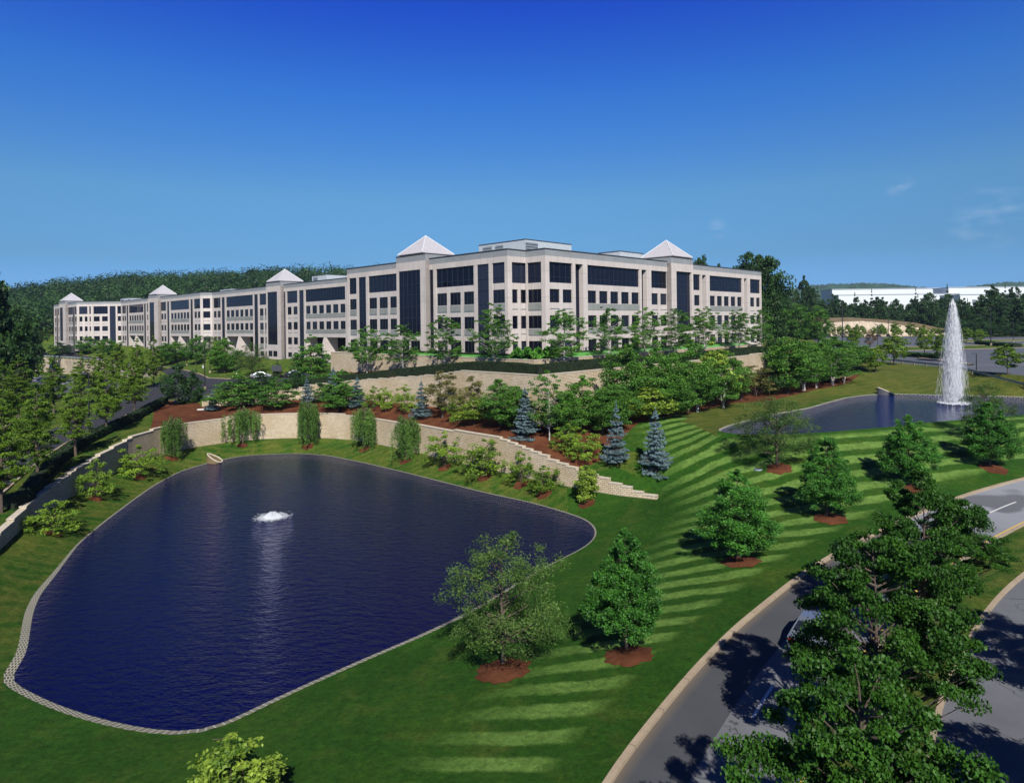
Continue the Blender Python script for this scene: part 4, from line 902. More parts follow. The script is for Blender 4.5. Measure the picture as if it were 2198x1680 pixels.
def dome(t): return max(.12, math.sqrt(max(0, 1 - (t * 1.0 - .28) ** 2 / .56)))
def vase(t): return max(.15, min(1, .35 + t * 1.1) * (1 - max(0, t - .62) ** 1.6 * 2.6))
def colm(t): return max(.1, (1 - abs(t * 2 - .85) ** 2.6 / 1.9))
for sd_ in (11, 12, 13): broadleaf('maple_tree', sd_, 9, 3.7, .20, lambda t: egg(t) if t > .1 else .6, 300, .58, 300, .135, 'maple', tr=.013, nlimb=110, flat=.38, shell=.15, inner=.3, jit=.17, up=1.0, aspect=.8, gaps=.7)
for sd_ in (21, 22, 23): broadleaf('pear_tree', sd_, 6.7, 2.35, .16, pear, 250, .40, 165, .112, 'pear', nlimb=46, shell=.2, inner=.3, flat=.7, aspect=.7, tr=.011)
for sd_ in (31, 32): broadleaf('locust_tree', sd_, 6.6, 2.9, .24, dome, 210, .52, 110, .13, 'airy', nlimb=60, shell=.1, inner=.3, flat=.75, aspect=.35, jit=.16, gaps=1.15)
for sd_ in (41, 42, 43): broadleaf('street_tree', sd_, 7.8, 2.2, .22, lambda t: max(.2, (1 - (t - .38) ** 2 * 1.7)), 170, .42, 62, .17, 'mid', bark='bark_pale', nlimb=80, shell=.1, inner=.2, flat=.45, jit=.18, tr=.008, gaps=1.15, up=.4)
for sd_ in (51, 52, 53): broadleaf('golden_tree', sd_, 9.5, 1.9, .2, lambda t: max(.1, min(1, .45 + t * 3) * (1 - t ** 1.4) ** .8), 250, .36, 80, .15, 'gold', nlimb=90, shell=.1, inner=.2, flat=.55, jit=.2, aspect=.5, gaps=1.2, up=.4)
for sd_ in (61, 62, 63): broadleaf('dogwood_shrub', sd_, 4.2, 2.0, .12, dome, 62, .5, 62, .19, 'shrub', nlimb=30, multi=4, shell=.2, inner=.3, flat=.55, jit=.2, tr=.007, gaps=1.2)
for sd_ in (71, 72): broadleaf('hornbeam_tree', sd_, 5.2, 2.0, .1, pear, 95, .5, 80, .17, 'mid', nlimb=26, shell=.2, inner=.3, flat=.38, jit=.16)
for sd_ in (76, 77): broadleaf('green_tree', sd_, 9, 3.0, .12, egg, 120, .8, 100, .26, 'mid', nlimb=30, shell=.3, inner=.3, jit=.16)
for sd_ in (81,): broadleaf('lime_tree', sd_, 5.5, 1.9, .15, pear, 80, .5, 90, .2, 'lime', nlimb=30, multi=3, shell=.2, inner=.3, flat=.5, jit=.2, tr=.008)
broadleaf('olive_tree', 85, 5.5, 1.7, .15, egg, 80, .42, 60, .16, 'olive', nlimb=40, multi=3, shell=.1, inner=.3, jit=.2, tr=.007, gaps=1.2)
for sd_ in (91, 92): broadleaf('birch_tree', sd_, 6.5, 2.2, .25, dome, 90, .55, 70, .2, 'mid', bark='bark_pale', nlimb=30, multi=4, shell=.2, inner=.3, tr=.007, jit=.15)
broadleaf('columnar_tree', 95, 3.6, .95, .06, colm, 60, .4, 90, .17, 'lime', nlimb=8, shell=.3, inner=.2)
for sd_ in (101, 102, 103, 104): broadleaf('forest_tree', sd_, 18, 6.2, .1, lambda t: egg(t) if t > .2 else .8, 90, 1.7, 60, .8, 'wood', nlimb=10, shell=.4, inner=.3, jit=.18, aspect=.75, tr=.012)
for sd_ in (105, 106): broadleaf('oak_tree', sd_, 22, 9, .30, dome, 210, 1.9, 110, .62, 'wood', nlimb=60, shell=.3, inner=.2, jit=.14, aspect=.75, tr=.014)
for sd_ in (111, 112): broadleaf('far_tree', sd_, 6, 2.0, .22, egg, 60, .6, 60, .28, 'gold', nlimb=8, shell=.2, inner=.3, jit=.15)
for sd_ in (113,): broadleaf('plum_tree', sd_, 6, 1.6, .2, egg, 36, .6, 34, .3, 'plum', nlimb=8, shell=.2, inner=.3, jit=.15)
for sd_ in (116, 117): broadleaf('dark_bush', sd_, 4, 1.9, .02, egg, 60, .55, 70, .2, 'dark', nlimb=4, shell=.3, inner=.3, jit=.15)
def spruce(key, seed, H, R, mat, nlv=15, lf=.16, n_each=95, bark='bark'):
    rg = np.random.default_rng(seed); root = empty(key, (0, 0, -500)); P_, N_2, T_ = [], [], []; mb = MB()
    mb.tube([(0, 0, -.2), (0, 0, H * .5), (0, 0, H * .97)], [H * .014, H * .009, .01], 6)
    for i in range(nlv):
        t = i / (nlv - 1); z0 = H * (.10 + .82 * t); Lr = R * (1 - t) ** .85 * rg.uniform(.9, 1.1) + .12; nb = int(6 + 6 * (1 - t))
        for k in range(nb):
            z0 = z0 + rg.normal(0, .05); a = k * 2 * math.pi / nb + i * .9 + rg.uniform(-.3, .3); l = Lr * rg.uniform(.55, 1.22); dx, dy = math.cos(a), math.sin(a)
            m_ = int(n_each * (.25 + l / R)); s = rg.uniform(.12, 1, m_) ** .75; wd = (1.08 - s) * l * .42 + .04
            lat = rg.uniform(-1, 1, m_) * wd; zz_ = z0 - l * s * .30 + l * s ** 2 * .22 - np.abs(lat) * .28 + rg.normal(0, .03, m_)
            P_.append(np.stack((dx * l * s - dy * lat, dy * l * s + dx * lat, zz_), 1)); T_.append(np.full(m_, rg.uniform(.2, .6)) + rg.uniform(0, .3, m_) + .25 * s - .1)
            mb.tube([(0, 0, z0), (dx * l * .9, dy * l * .9, z0 - l * .1)], [.03, .008], 4, cap=False)
    P_.append(np.array([[0, 0, H * q] for q in np.linspace(.9, 1.0, 12)])); T_.append(np.full(12, .7))
    p = np.vstack(P_); crown_obj('crown', p, lf * rg.uniform(.6, 1.3, len(p)), np.concatenate(T_), LM[mat], root, rg, up=.9, aspect=.5)
    mb.build('trunk', M[bark], root); root['H'] = H; root['R'] = R; protos.setdefault(key, []).append(root)
spruce('blue_spruce', 1, 5.5, 1.9, 'spruce', 19, .17, 105); spruce('blue_spruce', 2, 5.5, 1.85, 'spruce', 17, .17, 105); spruce('dark_spruce', 3, 6, 1.7, 'dark', 14, .18, 60); spruce('far_conifer', 4, 15, 3.4, 'wood', 12, .8, 22)
def weeper(key, seed, H, R):
    rg = np.random.default_rng(seed); root = empty(key, (0, 0, -500)); mb = MB(); mb.tube([(0, 0, -.2), (.03, 0, H * .4), (-.05, .05, H * .75), (0, 0, H * .95)], [H * .016, H * .012, H * .009, .015], 7)
    P_, T_ = [], []
    for i in range(64):
        a = i * 2.4 + rg.uniform(-.3, .3); rr = R * rg.uniform(.2, 1.1) * (1 + .3 * math.sin(a * 2 + seed)); zt = H * (rg.uniform(.72, 1.0) - .15 * rr / R); ln = rg.uniform(.2, .85) * H * (1 - .15 * (rr / R)); ln = min(ln, zt - .25)
        dx, dy = math.cos(a), math.sin(a); mb.tube([(0, 0, zt * .86), (dx * rr * .6, dy * rr * .6, zt + .1), (dx * rr, dy * rr, zt - .15)], [.028, .018, .008], 4, cap=False)
        m_ = int(75 * ln / 1.5) + 20; s = rg.uniform(0, 1, m_); wob = rg.normal(0, .11, (m_, 2))
        P_.append(np.stack((dx * (rr + .1 * s) + wob[:, 0], dy * (rr + .1 * s) + wob[:, 1], zt - s * ln), 1)); T_.append(np.full(m_, rg.uniform(.15, .6)) + rg.uniform(0, .35, m_))
        m2 = 26; s = rg.uniform(.1, 1, m2); P_.append(np.stack((dx * rr * s, dy * rr * s, zt * (.86 + .14 * s) + rg.normal(0, .12, m2)), 1)); T_.append(rg.uniform(.2, .9, m2))
    p = np.vstack(P_); crown_obj('crown', p, .17 * rg.uniform(.6, 1.3, len(p)), np.concatenate(T_), LM['weep'], root, rg, droop=1.0, aspect=.45)
    mb.build('trunk', M['bark'], root); root['H'] = H; root['R'] = R; protos.setdefault(key, []).append(root)
weeper('weeping_tree', 5, 5, 1.7); weeper('weeping_tree', 6, 5, 1.6); weeper('weeping_tree', 7, 5, 1.9)
rt = random.Random(7)
PN = {'hornbeam_tree': 'green_tree', 'far_tree': 'young_tree'}
def plant(key, loc, H, R, label, cat='tree', group=None, var=None, rz=None, name=None):
    pr = protos[key]; src = pr[(var if var is not None else rt.randrange(len(pr))) % len(pr)]
    o = copy_tree(src)
    for q in ('H', 'R', 'proto'):
        if q in o.keys(): del o[q]
    o.name = name or PN.get(key, key)
    o.location = loc; o.rotation_euler = (0, 0, rt.uniform(0, 6.28) if rz is None else rz)
    o.scale = (R / src['R'], R / src['R'], H / src['H']); tag(o, label, cat, group); return o
def px(key, u, vb, vt, hw, label, Y=None, cat='tree', group=None, var=None, name=None):
    """stand a tree where the photograph shows its foot, as tall and wide as it shows"""
    p = at(u, vb) if Y is None else atY(u, Y)
    Yp = p.y; a = u - CX; zt = PY(u, vt, Yp)[2]; H = max(.6, zt - p.z); R = hw / F * Yp
    return plant(key, p, H, R * (.86 if key == 'blue_spruce' else 1.2 if key in ('green_tree', 'lime_tree') else .82 if key == 'golden_tree' else 1.12 if key in ('dogwood_shrub', 'lime_tree', 'green_tree', 'hornbeam_tree', 'olive_tree', 'birch_tree', 'locust_tree') else .92 if key == 'weeping_tree' else 1.0), label, cat, group, var, name=name)
def mulch_ring(p, r, label):
    mb = MB(); n = 60; rr = [r * (1 + .07 * math.sin(k * .62 + p.x) + .05 * math.sin(k * 1.3 + p.y) + rt.uniform(-.045, .045)) for k in range(n)]; rings = []
    for q, dz in ((1.0, .03), (.75, .09), (.4, .13), (.02, .14)):
        rings.append([(p.x + rr[k] * q * math.cos(2 * math.pi * k / n), p.y + rr[k] * q * math.sin(2 * math.pi * k / n)) for k in range(n)])
        rings[-1] = [(x, y, gz(x, y, p.z) + dz) for x, y in rings[-1]]
    for a, b in zip(rings[:-1], rings[1:]):
        for k in range(n): mb.poly([a[k], a[(k + 1) % n], b[(k + 1) % n], b[k]])
    tag(mb.build('mulch_ring', M['mulch'], smooth=True), label, 'mulch ring', 'mulch rings under the lawn trees')
# --- lawn trees
def lawn_tree(key, u, vb, vt, hw, label, ring=1.3, **k):
    o = px(key, u, vb, vt, hw, label, **k); p = Vector(o.location); p.y -= ring * .45
    mulch_ring(p, ring, 'mulch ring of the ' + label); return o
lawn_tree('pear_tree', 1585, 1200, 1003, 82, 'broad pear tree in the middle of the striped lawn', 1.3, var=0)
lawn_tree('pear_tree', 1775, 1108, 935, 62, 'slim pear tree with a clear trunk near the road bend', 1.3, var=1)
lawn_tree('pear_tree', 1950, 1042, 888, 58, 'pear tree behind the tallest maple, before the fountain pond', 1.2, var=2)
lawn_tree('pear_tree', 2124, 1000, 862, 56, 'dark pear tree on the bank right of the tall fountain', 1.2, var=1)
lawn_tree('pear_tree', 1345, 1397, 1130, 84, 'tall dense pear tree nearest the pond tip, beside the kerb', 1.25, var=2)
lawn_tree('locust_tree', 1668, 1000, 857, 74, 'airy locust tree at the near edge of the fountain pond', 1.2, var=0)
lawn_tree('locust_tree', 1080, 1427, 1152, 116, 'large airy locust tree between the near pond and the lawn', 1.45, var=1)
px('locust_tree', 2115, 950, 826, 44, 'feathery locust tree behind the dark pear tree at the far pond', var=0)
px('lime_tree', 487, 1905, 1572, 92, 'lime green young tree at the bottom of the pond lawn', Y=24.0)
# --- maples in the median
for (x, y, h, r, lab, v_) in ((20.8, 33.8, 9.4, 2.65, 'farthest of the three big maples between the carriageways', 0), (13.4, 24.8, 9.3, 2.85, 'middle one of the three big maples between the carriageways', 1), (8.6, 16.6, 8.8, 2.6, 'nearest and largest looking maple, filling the lower corner of the view', 2), (26.6, 40.0, 5.4, 2.3, 'smaller maple beyond the three big ones in the median', 1)):
    plant('maple_tree', (x, y, gz(x, y)), h, r, lab, var=v_, rz=v_ * 2.0 + 1)
for (x, y, h, r, v_, lab) in ((19.8, 17.5, 8.5, 3.3, 0, 'maple beside the far carriageway, casting shade across it'), (27.6, 27.5, 8.5, 3.3, 1, 'second maple beside the far carriageway, out in the shade')):
    plant('maple_tree', (x, y, 2.5), h, r, lab, var=v_)
# --- shrubs and weeping trees on the strip round the pond
for (k, u, vb, vt, hw, lab) in (
    ('dogwood_shrub', 299, 1022, 955, 38, 'wide leafy shrub below the shaded end of the curving wall'),
    ('dogwood_shrub', 207, 1066, 985, 30, 'thin leafy shrub between the two wide shrubs by the shaded wall'),
    ('dogwood_shrub', 115, 1144, 1074, 46, 'low spreading shrub nearest the camera below the shaded wall'),
    ('weeping_tree', 371, 982, 888, 30, 'weeping tree where the curving wall turns from shade to sun'),
    ('weeping_tree', 521, 954, 869, 34, 'round headed weeping tree against the sunlit curving wall'),
    ('weeping_tree', 662, 956, 850, 28, 'tall narrow weeping tree in front of the highest stretch of curving wall'),
    ('weeping_tree', 783, 963, 868, 31, 'open weeping tree third along the sunlit curving wall'),
    ('weeping_tree', 872, 988, 884, 30, 'weeping tree farthest along the wall, next to the round shrubs'),
    ('dogwood_shrub', 955, 1001, 926, 38, 'pale leafy shrub just past the last weeping tree'),
    ('dogwood_shrub', 1040, 1022, 942, 44, 'broad leafy shrub, second past the weeping trees'),
    ('dogwood_shrub', 1118, 1036, 968, 30, 'leafy shrub, third past the weeping trees, on a mulch ring'),
    ('dogwood_shrub', 1167, 1057, 999, 33, 'low dense shrub before the columnar one at the wall'),
    ('columnar_tree', 1259, 1078, 998, 23, 'dense columnar tree by the stepped tail of the curving wall')):
    o = px(k, u, vb, vt, hw, lab, cat='shrub' if 'shrub' in k else 'tree'); p = Vector(o.location); p.y -= .3; mulch_ring(p, .85, 'mulch ring of the ' + ' '.join(lab.split()[:12]))
# --- planting on the mulch slope between the walls
SL = (('blue_spruce', 659, 868, 808, 19, 'small blue spruce above the tall weeping tree'), ('blue_spruce', 716, 860, 787, 22, 'blue spruce tip behind the dark round tree on the mulch'),
    ('blue_spruce', 767, 875, 807, 21, 'blue spruce between the dark tree and the twin yellow green shrubs'), ('blue_spruce', 905, 898, 816, 23, 'blue spruce beside the olive tree on the mulch slope'),
    ('blue_spruce', 1128, 940, 827, 32, 'tall blue spruce at the corner below the terrace wall'), ('blue_spruce', 456, 882, 836, 16, 'blue spruce standing alone at the driveway end of the mulch'),
    ('hornbeam_tree', 595, 878, 808, 34, 'dark layered tree before the low end of the terrace wall'), ('hornbeam_tree', 512, 874, 796, 45, 'broad dark layered tree next to the lone blue spruce'),
    ('hornbeam_tree', 727, 882, 806, 38, 'dark round tree with deep shade on the mulch'), ('dogwood_shrub', 802, 877, 831, 19, 'left one of twin yellow green shrubs under the wall'),
    ('dogwood_shrub', 829, 883, 834, 16, 'right one of twin yellow green shrubs under the wall'), ('dogwood_shrub', 871, 884, 828, 22, 'yellow green shrub touching the blue spruce by the olive tree'),
    ('olive_tree', 949, 897, 800, 32, 'olive brown tree rising before the terrace wall'), ('olive_tree', 1015, 905, 812, 28, 'pale yellow green tree between the olive tree and the layered one'),
    ('green_tree', 1076, 914, 820, 36, 'dark layered green tree before the terrace wall corner'), ('lime_tree', 1018, 912, 848, 26, 'low bright shrub in front of the pale yellow green tree'),
    ('street_tree', 1179, 945, 800, 34, 'young maple with a thin pale trunk on the mulch point'), ('lime_tree', 1178, 925, 868, 32, 'bright green bush behind the thin pale trunk'),
    ('green_tree', 1250, 925, 812, 36, 'mid green tree before the sunlit terrace wall'), ('green_tree', 1293, 932, 842, 30, 'round green tree next to the mid green one'),
    ('lime_tree', 1349, 905, 856, 22, 'small yellow green bush under the wall of trees'), ('dogwood_shrub', 1220, 967, 912, 26, 'round shrub on the mulch point, back one of a pair'),
    ('dogwood_shrub', 1256, 988, 926, 30, 'round shrub on the mulch point, front one of a pair'),
    ('blue_spruce', 1324, 998, 870, 31, 'blue spruce at the edge of the lawn, nearer the wall'), ('blue_spruce', 1409, 1012, 882, 37, 'blue spruce standing on the striped lawn with a mulch ring'),
    ('green_tree', 1346, 895, 753, 40, 'tall green tree first in the screen before the terrace wall'), ('green_tree', 1416, 893, 760, 36, 'tall green tree second in the screen, with brownish tips'),
    ('green_tree', 1478, 884, 752, 40, 'tall green tree third in the screen'), ('lime_tree', 1530, 868, 748, 44, 'bright yellow green tall tree at the middle of the screen'),
    ('lime_tree', 1395, 905, 832, 38, 'bright bush at the foot of the tall screen trees'), ('green_tree', 1450, 895, 820, 34, 'bushy green tree low in the screen'),
    ('birch_tree', 1497, 884, 800, 36, 'multi stemmed birch at the foot of the screen'), ('birch_tree', 1553, 876, 800, 34, 'leaning pale stemmed birch beside the mulch'),
    ('olive_tree', 1590, 858, 796, 26, 'small tree with orange tinged leaves past the screen'), ('olive_tree', 1622, 850, 790, 34, 'olive green bush before the end of the terrace wall'),
    ('dark_bush', 1652, 846, 797, 30, 'dark bluish bush before the end of the terrace wall'), ('green_tree', 1692, 845, 728, 40, 'dark tree standing past the end of the terrace wall'),
    ('green_tree', 1735, 820, 738, 38, 'dark green tree behind the white stemmed birches'), ('birch_tree', 1725, 838, 762, 36, 'white stemmed birch first in the row above the far pond'),
    ('birch_tree', 1752, 833, 768, 26, 'white stemmed birch second in the row above the far pond'), ('birch_tree', 1787, 827, 758, 30, 'white stemmed birch third in the row above the far pond'),
    ('birch_tree', 1812, 822, 764, 26, 'white stemmed birch last in the row above the far pond'), ('dark_bush', 1660, 800, 735, 36, 'dark bush at the corner of the terrace'),
    ('green_tree', 1790, 800, 728, 40, 'dense green tree at the corner of the right parking lot'), ('green_tree', 1834, 790, 740, 30, 'olive tinted tree next to the guardrail end'),
    ('hornbeam_tree', 668, 811, 716, 32, 'tall dark layered tree at the end of the planter wall'), ('dark_spruce', 596, 810, 771, 14, 'small dark spruce in front of the office lawn'),
    ('dark_spruce', 631, 808, 769, 18, 'dark spruce beside the parked van'), ('dark_spruce', 690, 800, 745, 18, 'dark conifer against the end of the planter wall'),
    ('green_tree', 1105, 925, 838, 34, 'leafy green tree touching the tall corner spruce'), ('dogwood_shrub', 985, 906, 852, 22, 'round shrub between the olive tree and the pale one'),
    ('green_tree', 1222, 935, 850, 30, 'bushy green tree behind the paired round shrubs'), ('green_tree', 1385, 880, 790, 36, 'full green tree in the gap of the tall screen'), ('lime_tree', 1436, 880, 790, 30, 'yellow green tree low between the tall screen trees'),
    ('green_tree', 1320, 925, 838, 32, 'green bush tree behind the wall side lawn spruce'), ('dark_bush', 690, 862, 822, 22, 'dark bush behind the tall weeping tree'), ('hornbeam_tree', 748, 872, 820, 24, 'layered green shrub tree next to the dark round one'),
    ('green_tree', 1560, 862, 770, 34, 'green tree behind the leaning pale stemmed birch'), ('green_tree', 1765, 815, 740, 34, 'leafy tree filling the row behind the birches'),
    ('dark_bush', 383, 869, 780, 32, 'tall dark juniper beside the driveway mouth'), ('dark_bush', 416, 864, 802, 18, 'narrow dark juniper beside the driveway mouth'),
    ('dark_bush', 560, 838, 800, 28, 'dark bush hiding the driveway branch'), ('dark_bush', 640, 832, 798, 24, 'dark bush above the low terrace wall'))
for k, u, vb, vt, hw, lab in SL: px(k, u, vb, vt - ((6 if 'tree' in k else 3) + (9 if 1300 < u < 1600 else 0)) * (u > 700), hw * 1.12, lab, cat='shrub' if 'shrub' in k or 'bush' in k else 'tree')
# --- trees along the terrace, in front of the office
ords = ('first', 'second', 'third', 'fourth', 'fifth', 'sixth', 'seventh', 'eighth')
def on_line(O, d, u):
    k = (u - CX + .0129 * 60) / F; t = (k * O[1] - O[0]) / (d[0] - k * d[1]); q = O + d * t; return q
Ct = C2 + np.array((0, 3.9))
for i, (u, vt, hw) in enumerate(((1056, 650, 42), (952, 674, 38), (862, 696, 36), (786.5, 699, 34))):
    q = on_line(Ct, ld, u); p = Vector((q[0], q[1], gz(q[0], q[1]))); H = PY(u, vt, q[1])[2] - p.z
    plant('street_tree', p, H, hw / F * q[1], f'{ords[i]} street tree from the terrace corner, along the wing towards the far offices', group='street trees on the office terrace', var=i)
for i, (u, vt, hw) in enumerate(((1210, 662, 46), (1305, 660, 36), (1382, 660, 36), (1450, 660, 38), (1511, 660, 38), (1586, 663, 34), (1633, 663, 26))):
    q = on_line(Ct, rd, u); p = Vector((q[0], q[1], gz(q[0], q[1]))); H = PY(u, vt, q[1])[2] - p.z
    plant('street_tree', p, H, hw / F * q[1], f'{ords[i]} street tree from the terrace corner, along the wing towards the fountain', group='street trees on the office terrace', var=i + 1)
# --- golden trees along the driveway, and beyond it
for (k, u, vb, vt, hw, lab) in (('golden_tree', 288, 894, 742, 42, 'golden green tree farthest along the driveway hedge'), ('golden_tree', 229, 931, 758, 44, 'golden green tree second from the far end of the hedge'),
    ('golden_tree', 163, 978, 790, 44, 'golden green tree beside the near lamp post'), ('golden_tree', 81, 1035, 800, 58, 'tall golden green tree near the stepped wall'), ('golden_tree', 2, 1100, 830, 70, 'golden green tree nearest the camera, cut by the frame edge'),
    ('golden_tree', 115, 889, 748, 40, 'tree on the grass beyond the driveway, before the parked cars'), ('golden_tree', 175, 868, 752, 34, 'slim tree beyond the driveway behind the lamp post'), ('golden_tree', 213, 862, 728, 36, 'tall tree beyond the driveway next to the slim one'),
    ('golden_tree', 257, 846, 722, 32, 'yellowish tree beyond the driveway, before the pale stone wall'), ('golden_tree', 296, 836, 724, 28, 'slender yellowish tree by the driveway line'), ('golden_tree', 330, 828, 718, 26, 'pointed yellowish tree closest to the junction'),
    ('golden_tree', 40, 905, 760, 46, 'broad tree beyond the driveway at the frame edge'), ('golden_tree', 8, 930, 770, 44, 'low tree beyond the driveway at the frame edge')):
    px(k, u, vb, vt, hw, lab)
# --- trees on the lawn before the middle offices
for (k, u, vb, vt, hw, lab) in (('green_tree', 482, 800, 725, 26, 'round light tree on the office lawn behind the lamps'), ('green_tree', 421, 783, 718, 18, 'slim tree on the office lawn between two lamps'), ('locust_tree', 542, 806, 735, 28, 'feathery tree on the office lawn'),
    ('green_tree', 378, 777, 732, 22, 'bushy tree on the office lawn near the bend'), ('lime_tree', 467, 795, 722, 16, 'thin tree behind the round light tree'), ('locust_tree', 448, 772, 722, 22, 'small tree before the dark office arcade'),
    ('far_tree', 590, 765, 738, 12, 'small young tree before the middle tower'), ('green_tree', 355, 785, 735, 18, 'dark tree by the bend of the driveway'), ('green_tree', 195, 757, 722, 22, 'tree before the farthest office wing'), ('green_tree', 230, 762, 726, 20, 'tree beside the garage of the farthest office wing'),
    ('dark_bush', 130, 762, 735, 20, 'dark bush on the bend of the distant driveway'), ('dark_bush', 245, 765, 742, 16, 'low dark bush before the farthest office wing')):
    px(k, u, vb, vt, hw, lab)
# --- trees round the right parking lot
for (k, u, vb, vt, hw, lab) in (('far_tree', 1919, 783, 716, 26, 'round orange tinged tree behind the guardrail'), ('far_tree', 1880, 799, 747, 21, 'small round tree on the bank before the guardrail'), ('far_tree', 1984, 763, 698, 17, 'narrow tree at the edge of the parking lot strip'),
    ('far_tree', 2019, 775, 713, 17, 'tree just beside the tall water jet'), ('far_tree', 2163, 803, 738, 27, 'round tree with a white trunk by the guardrail'), ('far_tree', 1834, 752, 702, 15, 'tree near the twin arm lamp'), ('plum_tree', 1868, 748, 707, 12, 'purplish tree between two parking lot lamps'),
    ('far_tree', 2100, 737, 706, 14, 'purplish green tree on the hedge strip'), ('far_tree', 2075, 735, 702, 13, 'small tree on the hedge strip beyond the jet'), ('far_tree', 1893, 725, 695, 9, 'small tree before the pale slope'), ('far_tree', 1922, 727, 690, 10, 'pointed small tree before the pale slope'),
    ('far_tree', 1955, 728, 692, 11, 'small tree at the end of the pale slope'), ('far_tree', 1810, 722, 688, 10, 'small tree near the tall lamp'), ('green_tree', 1757, 742, 655, 22, 'tall green tree before the parking lot corner'), ('green_tree', 1712, 738, 650, 24, 'tall tree behind the terrace corner bushes'),
    ('green_tree', 1668, 735, 640, 24, 'tall tree hugging the end of the office'), ('green_tree', 1730, 735, 690, 22, 'round tree below the tall ones near the office end')):
    px(k, u, vb, vt, hw, lab)
# ------------------------------------------------------------------ woods
rw = random.Random(5)
FA, FL = 'distant trees of the wood behind the parking lot', 'dark woodland tree in the belt behind the right parking lot'
def wood(key, u, Y, vt, hw, label, group=None, zadd=0, var=None):
    p = atY(u, Y); H = max(4, PY(u, vt, Y)[2] - p.z); return plant(key, p, H, hw / F * Y, label, group=group, var=var, name='woodland_tree')
wood('oak_tree', 1628, 215, 547, 58, 'huge rounded tree rising over the end of the office roof', var=0)
wood('oak_tree', 1598, 236, 566, 24, 'tree merged with the huge rounded one over the roof', var=1)
wood('forest_tree', 1662, 205, 622, 26, 'dark tree filling the gap beside the office end', var=2)
wood('oak_tree', 1506, 250, 555, 36, 'low rounded treetop just showing over the parapet', var=3)
wood('forest_tree', 1545, 235, 566, 22, 'small treetop showing over the parapet', var=1)
for i in range(84):
    u = 1650 + i * 7.0 + rw.uniform(-8, 8); Y = rw.choice((322, 345, 375, 410)) + rw.uniform(-8, 8)
    vt = 642 + 7 * math.sin(u * .021) + rw.uniform(-14, 18) + (330 - Y) * .06 - (24 if u < 1745 else 0) + (8 if 1900 < u < 1990 else 0) - (20 if u > 2110 else 0)
    if u < 2060: Y += 62
    con = rw.random() < .2
    wood('far_conifer' if con else 'forest_tree', u, Y, vt - (14 if con else 0), rw.uniform(12, 22) * (.6 if con else 1.15), FL, FA)
for i in range(26):
    u = 1690 + i * 22 + rw.uniform(-8, 8); wood('dark_bush' if i % 2 else 'forest_tree', u, 312 if u > 2040 else 384, (690 if u > 2040 else 680) + rw.uniform(-10, 6), rw.uniform(14, 22), 'low undergrowth tree at the foot of the wood by the parking lot', 'undergrowth at the edge of the right wood')
for i in range(16):
    wood('far_tree', 1775 + i * 16 + rw.uniform(-5, 5), 343, 700 + (i - 5) ** 2 * .12 + rw.uniform(-6, 5), rw.uniform(5, 9), 'small tree planted on the pale slope beyond the parking lot', 'small trees on the pale slope')
# dark trees at the left frame edge
for (u, Y, vt, hw) in ((-30, 120, 560, 60), (2, 170, 640, 36), (40, 210, 655, 34), (14, 150, 690, 40), (66, 240, 672, 24), (-10, 130, 720, 50), (30, 260, 650, 30)):
    wood('forest_tree', u, Y, vt, hw, 'dark wood edge tree beside the distant bend of the driveway', 'dark trees at the left edge of the view')
# hill wood: too many to count, one mass
rg = np.random.default_rng(9); cc, sz = [], []
for _ in range(2000):
    Y = rg.uniform(345, 700); u = rg.uniform(-120, 1250); x, y, _z = PY(u, 700, Y)
    if Y < 360 + max(0, (u - 800)) * .3: pass
    zg = gz(x, y); cc.append((x, y, zg + rg.uniform(5, 9))); sz.append(rg.choice((5.5, 7, 8.5, 11)) * rg.uniform(.9, 1.1))
for _ in range(700):                                             # wood closing the far right and the gap behind the offices
    Y = rg.uniform(420, 560); u = rg.uniform(1150, 2300); x, y, _z = PY(u, 700, Y); cc.append((x, y, gz(x, y) + rg.uniform(4, 8))); sz.append(rg.uniform(5, 8))
cc, sz = np.array(cc), np.array(sz)
p, idx, d = clusters_leaves(rg, cc, sz, 250, .95, .8)
low = d[:, 2] > -.45; p, idx, d = p[low], idx[low], d[low]
bmp = 1 + .16 * np.sin(d[:, 0] * 5 + idx) + .12 * np.sin(d[:, 1] * 6 + idx * 2.1); p = cc[idx] + (p - cc[idx]) * bmp[:, None]
tt = rg.uniform(-.1, .75, len(cc))[idx] + rg.uniform(0, .16, len(p))
V, Q = leafcards(rg, p, rg.uniform(.8, 1.9, len(p)), nrm=d, aspect=.75, jt=.28)
tag(mesh_np('woodland', V, Q, LM['wood'], tint=np.repeat(tt, 4)), 'dark wooded hillside rising behind the whole office row', 'woodland', kind='stuff')
# far hills beyond the warehouses
def hill_mesh(name, pts, Y, dy, zb, label):
    xs = []; rg_ = random.Random(3); V = []; nu = 160
    for j in range(9):
        for i in range(nu):
            t = i / (nu - 1); u = pts[0][0] + (pts[-1][0] - pts[0][0]) * t; v = float(np.interp(u, [a for a, b in pts], [b for a, b in pts]))
            x, y, zt = PY(u, v, Y); q = math.sin(math.pi * min(1, (j + .0) / 8) ) ; y2 = Y + dy * (j / 8 - .5); zt += (rg_.uniform(-1, 1)) * Y * .0012
            V.append((x * y2 / Y, y2, zb + (zt - zb) * max(0, q) ** .6))
    Fq = [(j * nu + i, j * nu + i + 1, (j + 1) * nu + i + 1, (j + 1) * nu + i) for j in range(8) for i in range(nu - 1)]
    o = mesh_np(name, V, Fq, M['farhill']); tag(o, kind='structure')
M['farhill'] = simple('far_wood', (.022, .055, .038), 1, .5, .06)
hill_mesh('hills', [(1640, 640), (1700, 620), (1740, 612), (1800, 609), (1860, 607), (1920, 610), (1975, 616), (2060, 628)], 1500, 260, 10, '')
